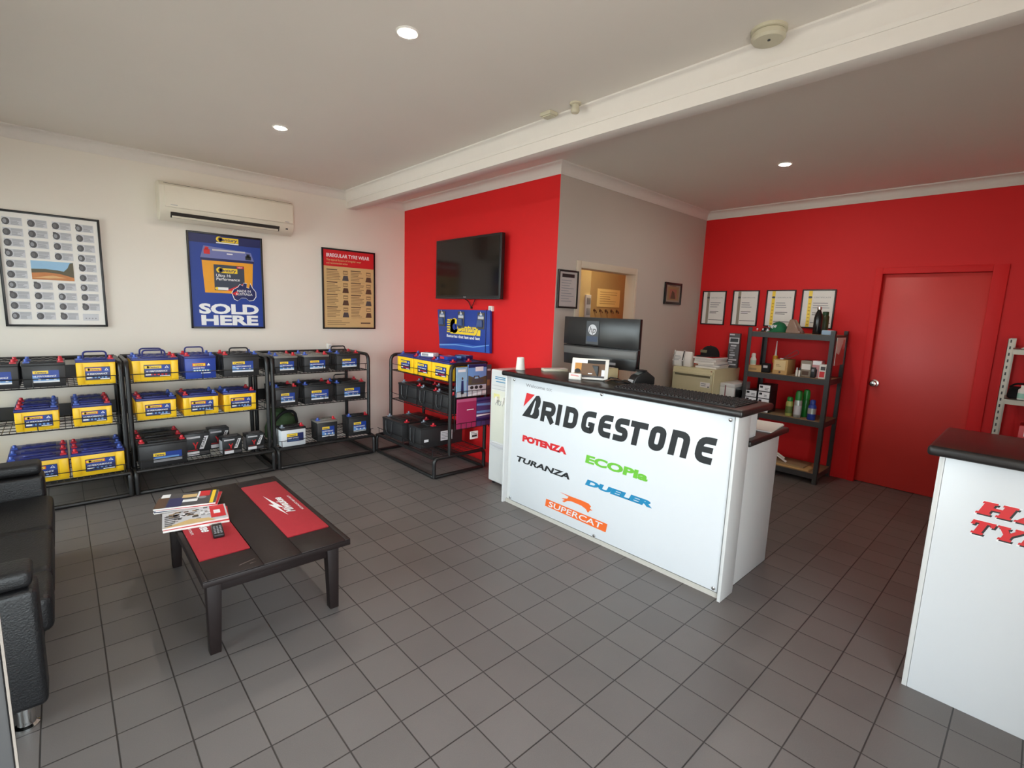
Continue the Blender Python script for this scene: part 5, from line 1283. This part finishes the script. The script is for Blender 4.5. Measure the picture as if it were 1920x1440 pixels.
carton('red_white_pack', 'red and white pack at the near end of the second shelf', 'pack', 3.665, .345, z3, .06, .08, .135, PAPER, art=lambda p, w, h: (p.rect(-w*.4, h*.1, w*.3, h*.5, PRED, 0), p.rect(-w*.3, h*.6, w*.35, h*.85, PDGREY, 0)))
# third shelf
def bulb(k, x, y, z, lab):
    carton('globe_box', lab, 'box', x, y, z, .115, .20, .0715, PBLACK, 'white-fronted black boxes on the third shelf', art=lambda p, w, h: (p.rect(-w*.47, h*.06, w*.47, h*.94, PWHITE, 0), p.rect(-w*.4, h*.5, -w*.15, h*.8, PBLACK, 1), p.lines(w*.02, h*.2, w*.4, h*.6, 2, PGREY, 1, .5)))
for k in range(3): bulb(k, 3.645, .965, z2+k*.0722, ('lowest', 'middle', 'topmost')[k]+' white-fronted box in the left stack on the third shelf')
for k in range(4): bulb(k, 3.645, .838, z2+k*.0722, ('lowest', 'second lowest', 'second highest', 'topmost')[k]+' white-fronted box in the right stack on the third shelf')
dome = lambda r, z, h: [(r*.8, z), (r, z+.004), (r, z+h*.7), (r*.75, z+h*.95), (r*.4, z+h)]
bottle('aerosol_can', 'olive aerosol can with green lid at the left of the cans', 'can', 3.70, .605, z2, [(.031, 0), (.033, .003), (.033, .135), (.026, .15)], CANG, (('lid', dome(.026, .148, .045), GREENP), ('can_label', [(.0335, .03), (.0335, .10)], mat('olive_label', (92, 110, 52), .5, var=.3))), 'aerosol cans on the third shelf')
bottle('aerosol_can', 'silver aerosol can with tall green lid in front of the green can', 'can', 3.69, .525, z2, [(.032, 0), (.034, .003), (.034, .16), (.030, .172)], SILVER, (('lid', dome(.031, .17, .10), GREENP), ('can_label', [(.0345, .03), (.0345, .12)], PLGREY)), 'aerosol cans on the third shelf')
bottle('aerosol_can', 'green aerosol can standing behind the silver one', 'can', 3.80, .49, z2, [(.032, 0), (.034, .003), (.034, .165), (.030, .177)], GREENP, (('lid', dome(.031, .175, .10), mat('bright_green_lid', (40, 150, 60), .3)),), 'aerosol cans on the third shelf')
bottle('aerosol_can', 'blue aerosol can with blue lid at the right of the cans', 'can', 3.68, .395, z2, [(.034, 0), (.036, .003), (.036, .13), (.026, .15)], CANB, (('lid', dome(.024, .148, .05), CANB), ('can_label', [(.0365, .06), (.0365, .115)], SILVER)), 'aerosol cans on the third shelf')
# bottom shelf
t = thing('timber_offcuts', 'flat cardboard and timber pieces on the bottom of the dark grey shelf unit', 'offcuts', (3.64, .60, z1), 0)
MB().box(0, .30, -.25, .28, 0, .016).build('flat_board', CARD, t, .001)
MB().box(.02, .26, -.20, .20, .016, .030).build('upper_board', MDF, t, .001)
m = MB(); m.M = Matrix.Translation((.05, .18, .152)) @ Matrix.Rotation(.5, 4, 'X'); m.box(0, .02, -.24, .05, -.01, .004); m.box(.05, .066, -.20, .05, -.008, .004); m.build('leaning_slats', PAPER, t)
# hanging calendar on the side of the shelf unit
t = thing('hanging_calendar', 'red and white sheet hanging on the near side of the shelf unit', 'calendar', (3.66, .2605, 1.155))
MB().box(0, .27, -.006, -.0005, 0, .26).build('sheet', PAPER, t)
p = Print((0, -.006, 0), (1, 0, 0), (0, 0, 1)); p.poly([(.0, .0), (.27, .0), (.27, .16), (.18, .2), (.10, .10), (.0, .12)], mat('calendar_red', (196, 92, 88), .5, var=.15), 0); p.rect(.19, .15, .25, .24, mat('calendar_rose', (214, 150, 140), .5), 1); p.build('print', t)

# ================================================================ galvanised shelf at far right
t = thing('metal_shelving', 'galvanised slotted steel shelving at the right edge by the red door', 'shelf', (3.70, -.855, 0))
for x, y in ((0, 0), (.33, 0), (0, -.85), (.33, -.85)):
    sx = 1 if x == 0 else -1; sy = -1 if y == 0 else 1
    m = MB().box(min(x, x+sx*.035), max(x, x+sx*.035), min(y, y+sy*.003), max(y, y+sy*.003), 0, 1.48).box(min(x, x+sx*.003), max(x, x+sx*.003), min(y, y+sy*.035), max(y, y+sy*.035), 0, 1.48)
    po = m.build('post', GALV, t)
    if x == 0 and y == 0:
        m = MB()
        for k in range(29): m.box(-.0012, 0, -.022, -.013, .05+k*.05, .072+k*.05)
        m.build('slots', PBLACK, po)
for z in (.12, .62, 1.02, 1.405):
    MB().box(.0035, .33, -.85, -.003, z-.004, z).box(.0035, .007, -.85, -.003, z-.042, z).box(.326, .33, -.85, -.003, z-.042, z).build('shelf_tray', GALV, t)
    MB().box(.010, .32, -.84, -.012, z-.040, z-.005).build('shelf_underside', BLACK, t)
t = thing('paper_sheet', 'folded white paper standing on the top shelf of the galvanised shelving', 'paper', (3.79, -.985, 1.406))
MB().prism([(.06, 0), (-.07, 0), (-.06, .075)], (0, 0, 0), (0, 1, 0), (0, 0, 1), (.10, 0, 0)).build('sheet', PAPER, t)
MB().box(-.002, 0, -.05, .02, .002, .02).build('print', PGREY, t)
t = thing('tool_bag', 'black tool bag on the second shelf of the galvanised shelving', 'bag', (3.86, -.955, 1.021))
MB().frustum((-.10, .10, -.17, .06), 0, (-.07, .07, -.16, .05), .085).build('bag_body', CLOTHB, t, .02, 3)
MB().tube(rpath([(0, .05, .08), (0, .02, .11), (0, -.10, .115), (0, -.14, .08)], .03), .008, 6).build('handle', CLOTHB, t)
bottle('white_bottle', 'white bottle with pale green label on the galvanised shelving', 'bottle', 3.738, -.985, 1.021, [(.026, 0), (.028, .003), (.028, .075), (.016, .09)], WALLWHITE, (('cap', [(.016, .089), (.016, .11)], WALLWHITE), ('bottle_label', [(.0285, .012), (.0285, .05)], mat('mint_label', (160, 206, 190), .5))))
carton('red_carton', 'red carton on the lower shelf of the galvanised shelving', 'box', 3.74, -1.075, .621, .15, .20, .20, PRED, art=lambda p, w, h: (p.rect(-w*.4, h*.1, w*.4, h*.5, mat('carton_rose', (206, 120, 116), .5), 0), p.rect(-w*.3, h*.6, w*.3, h*.8, PWHITE, 0)), flap=PRED)
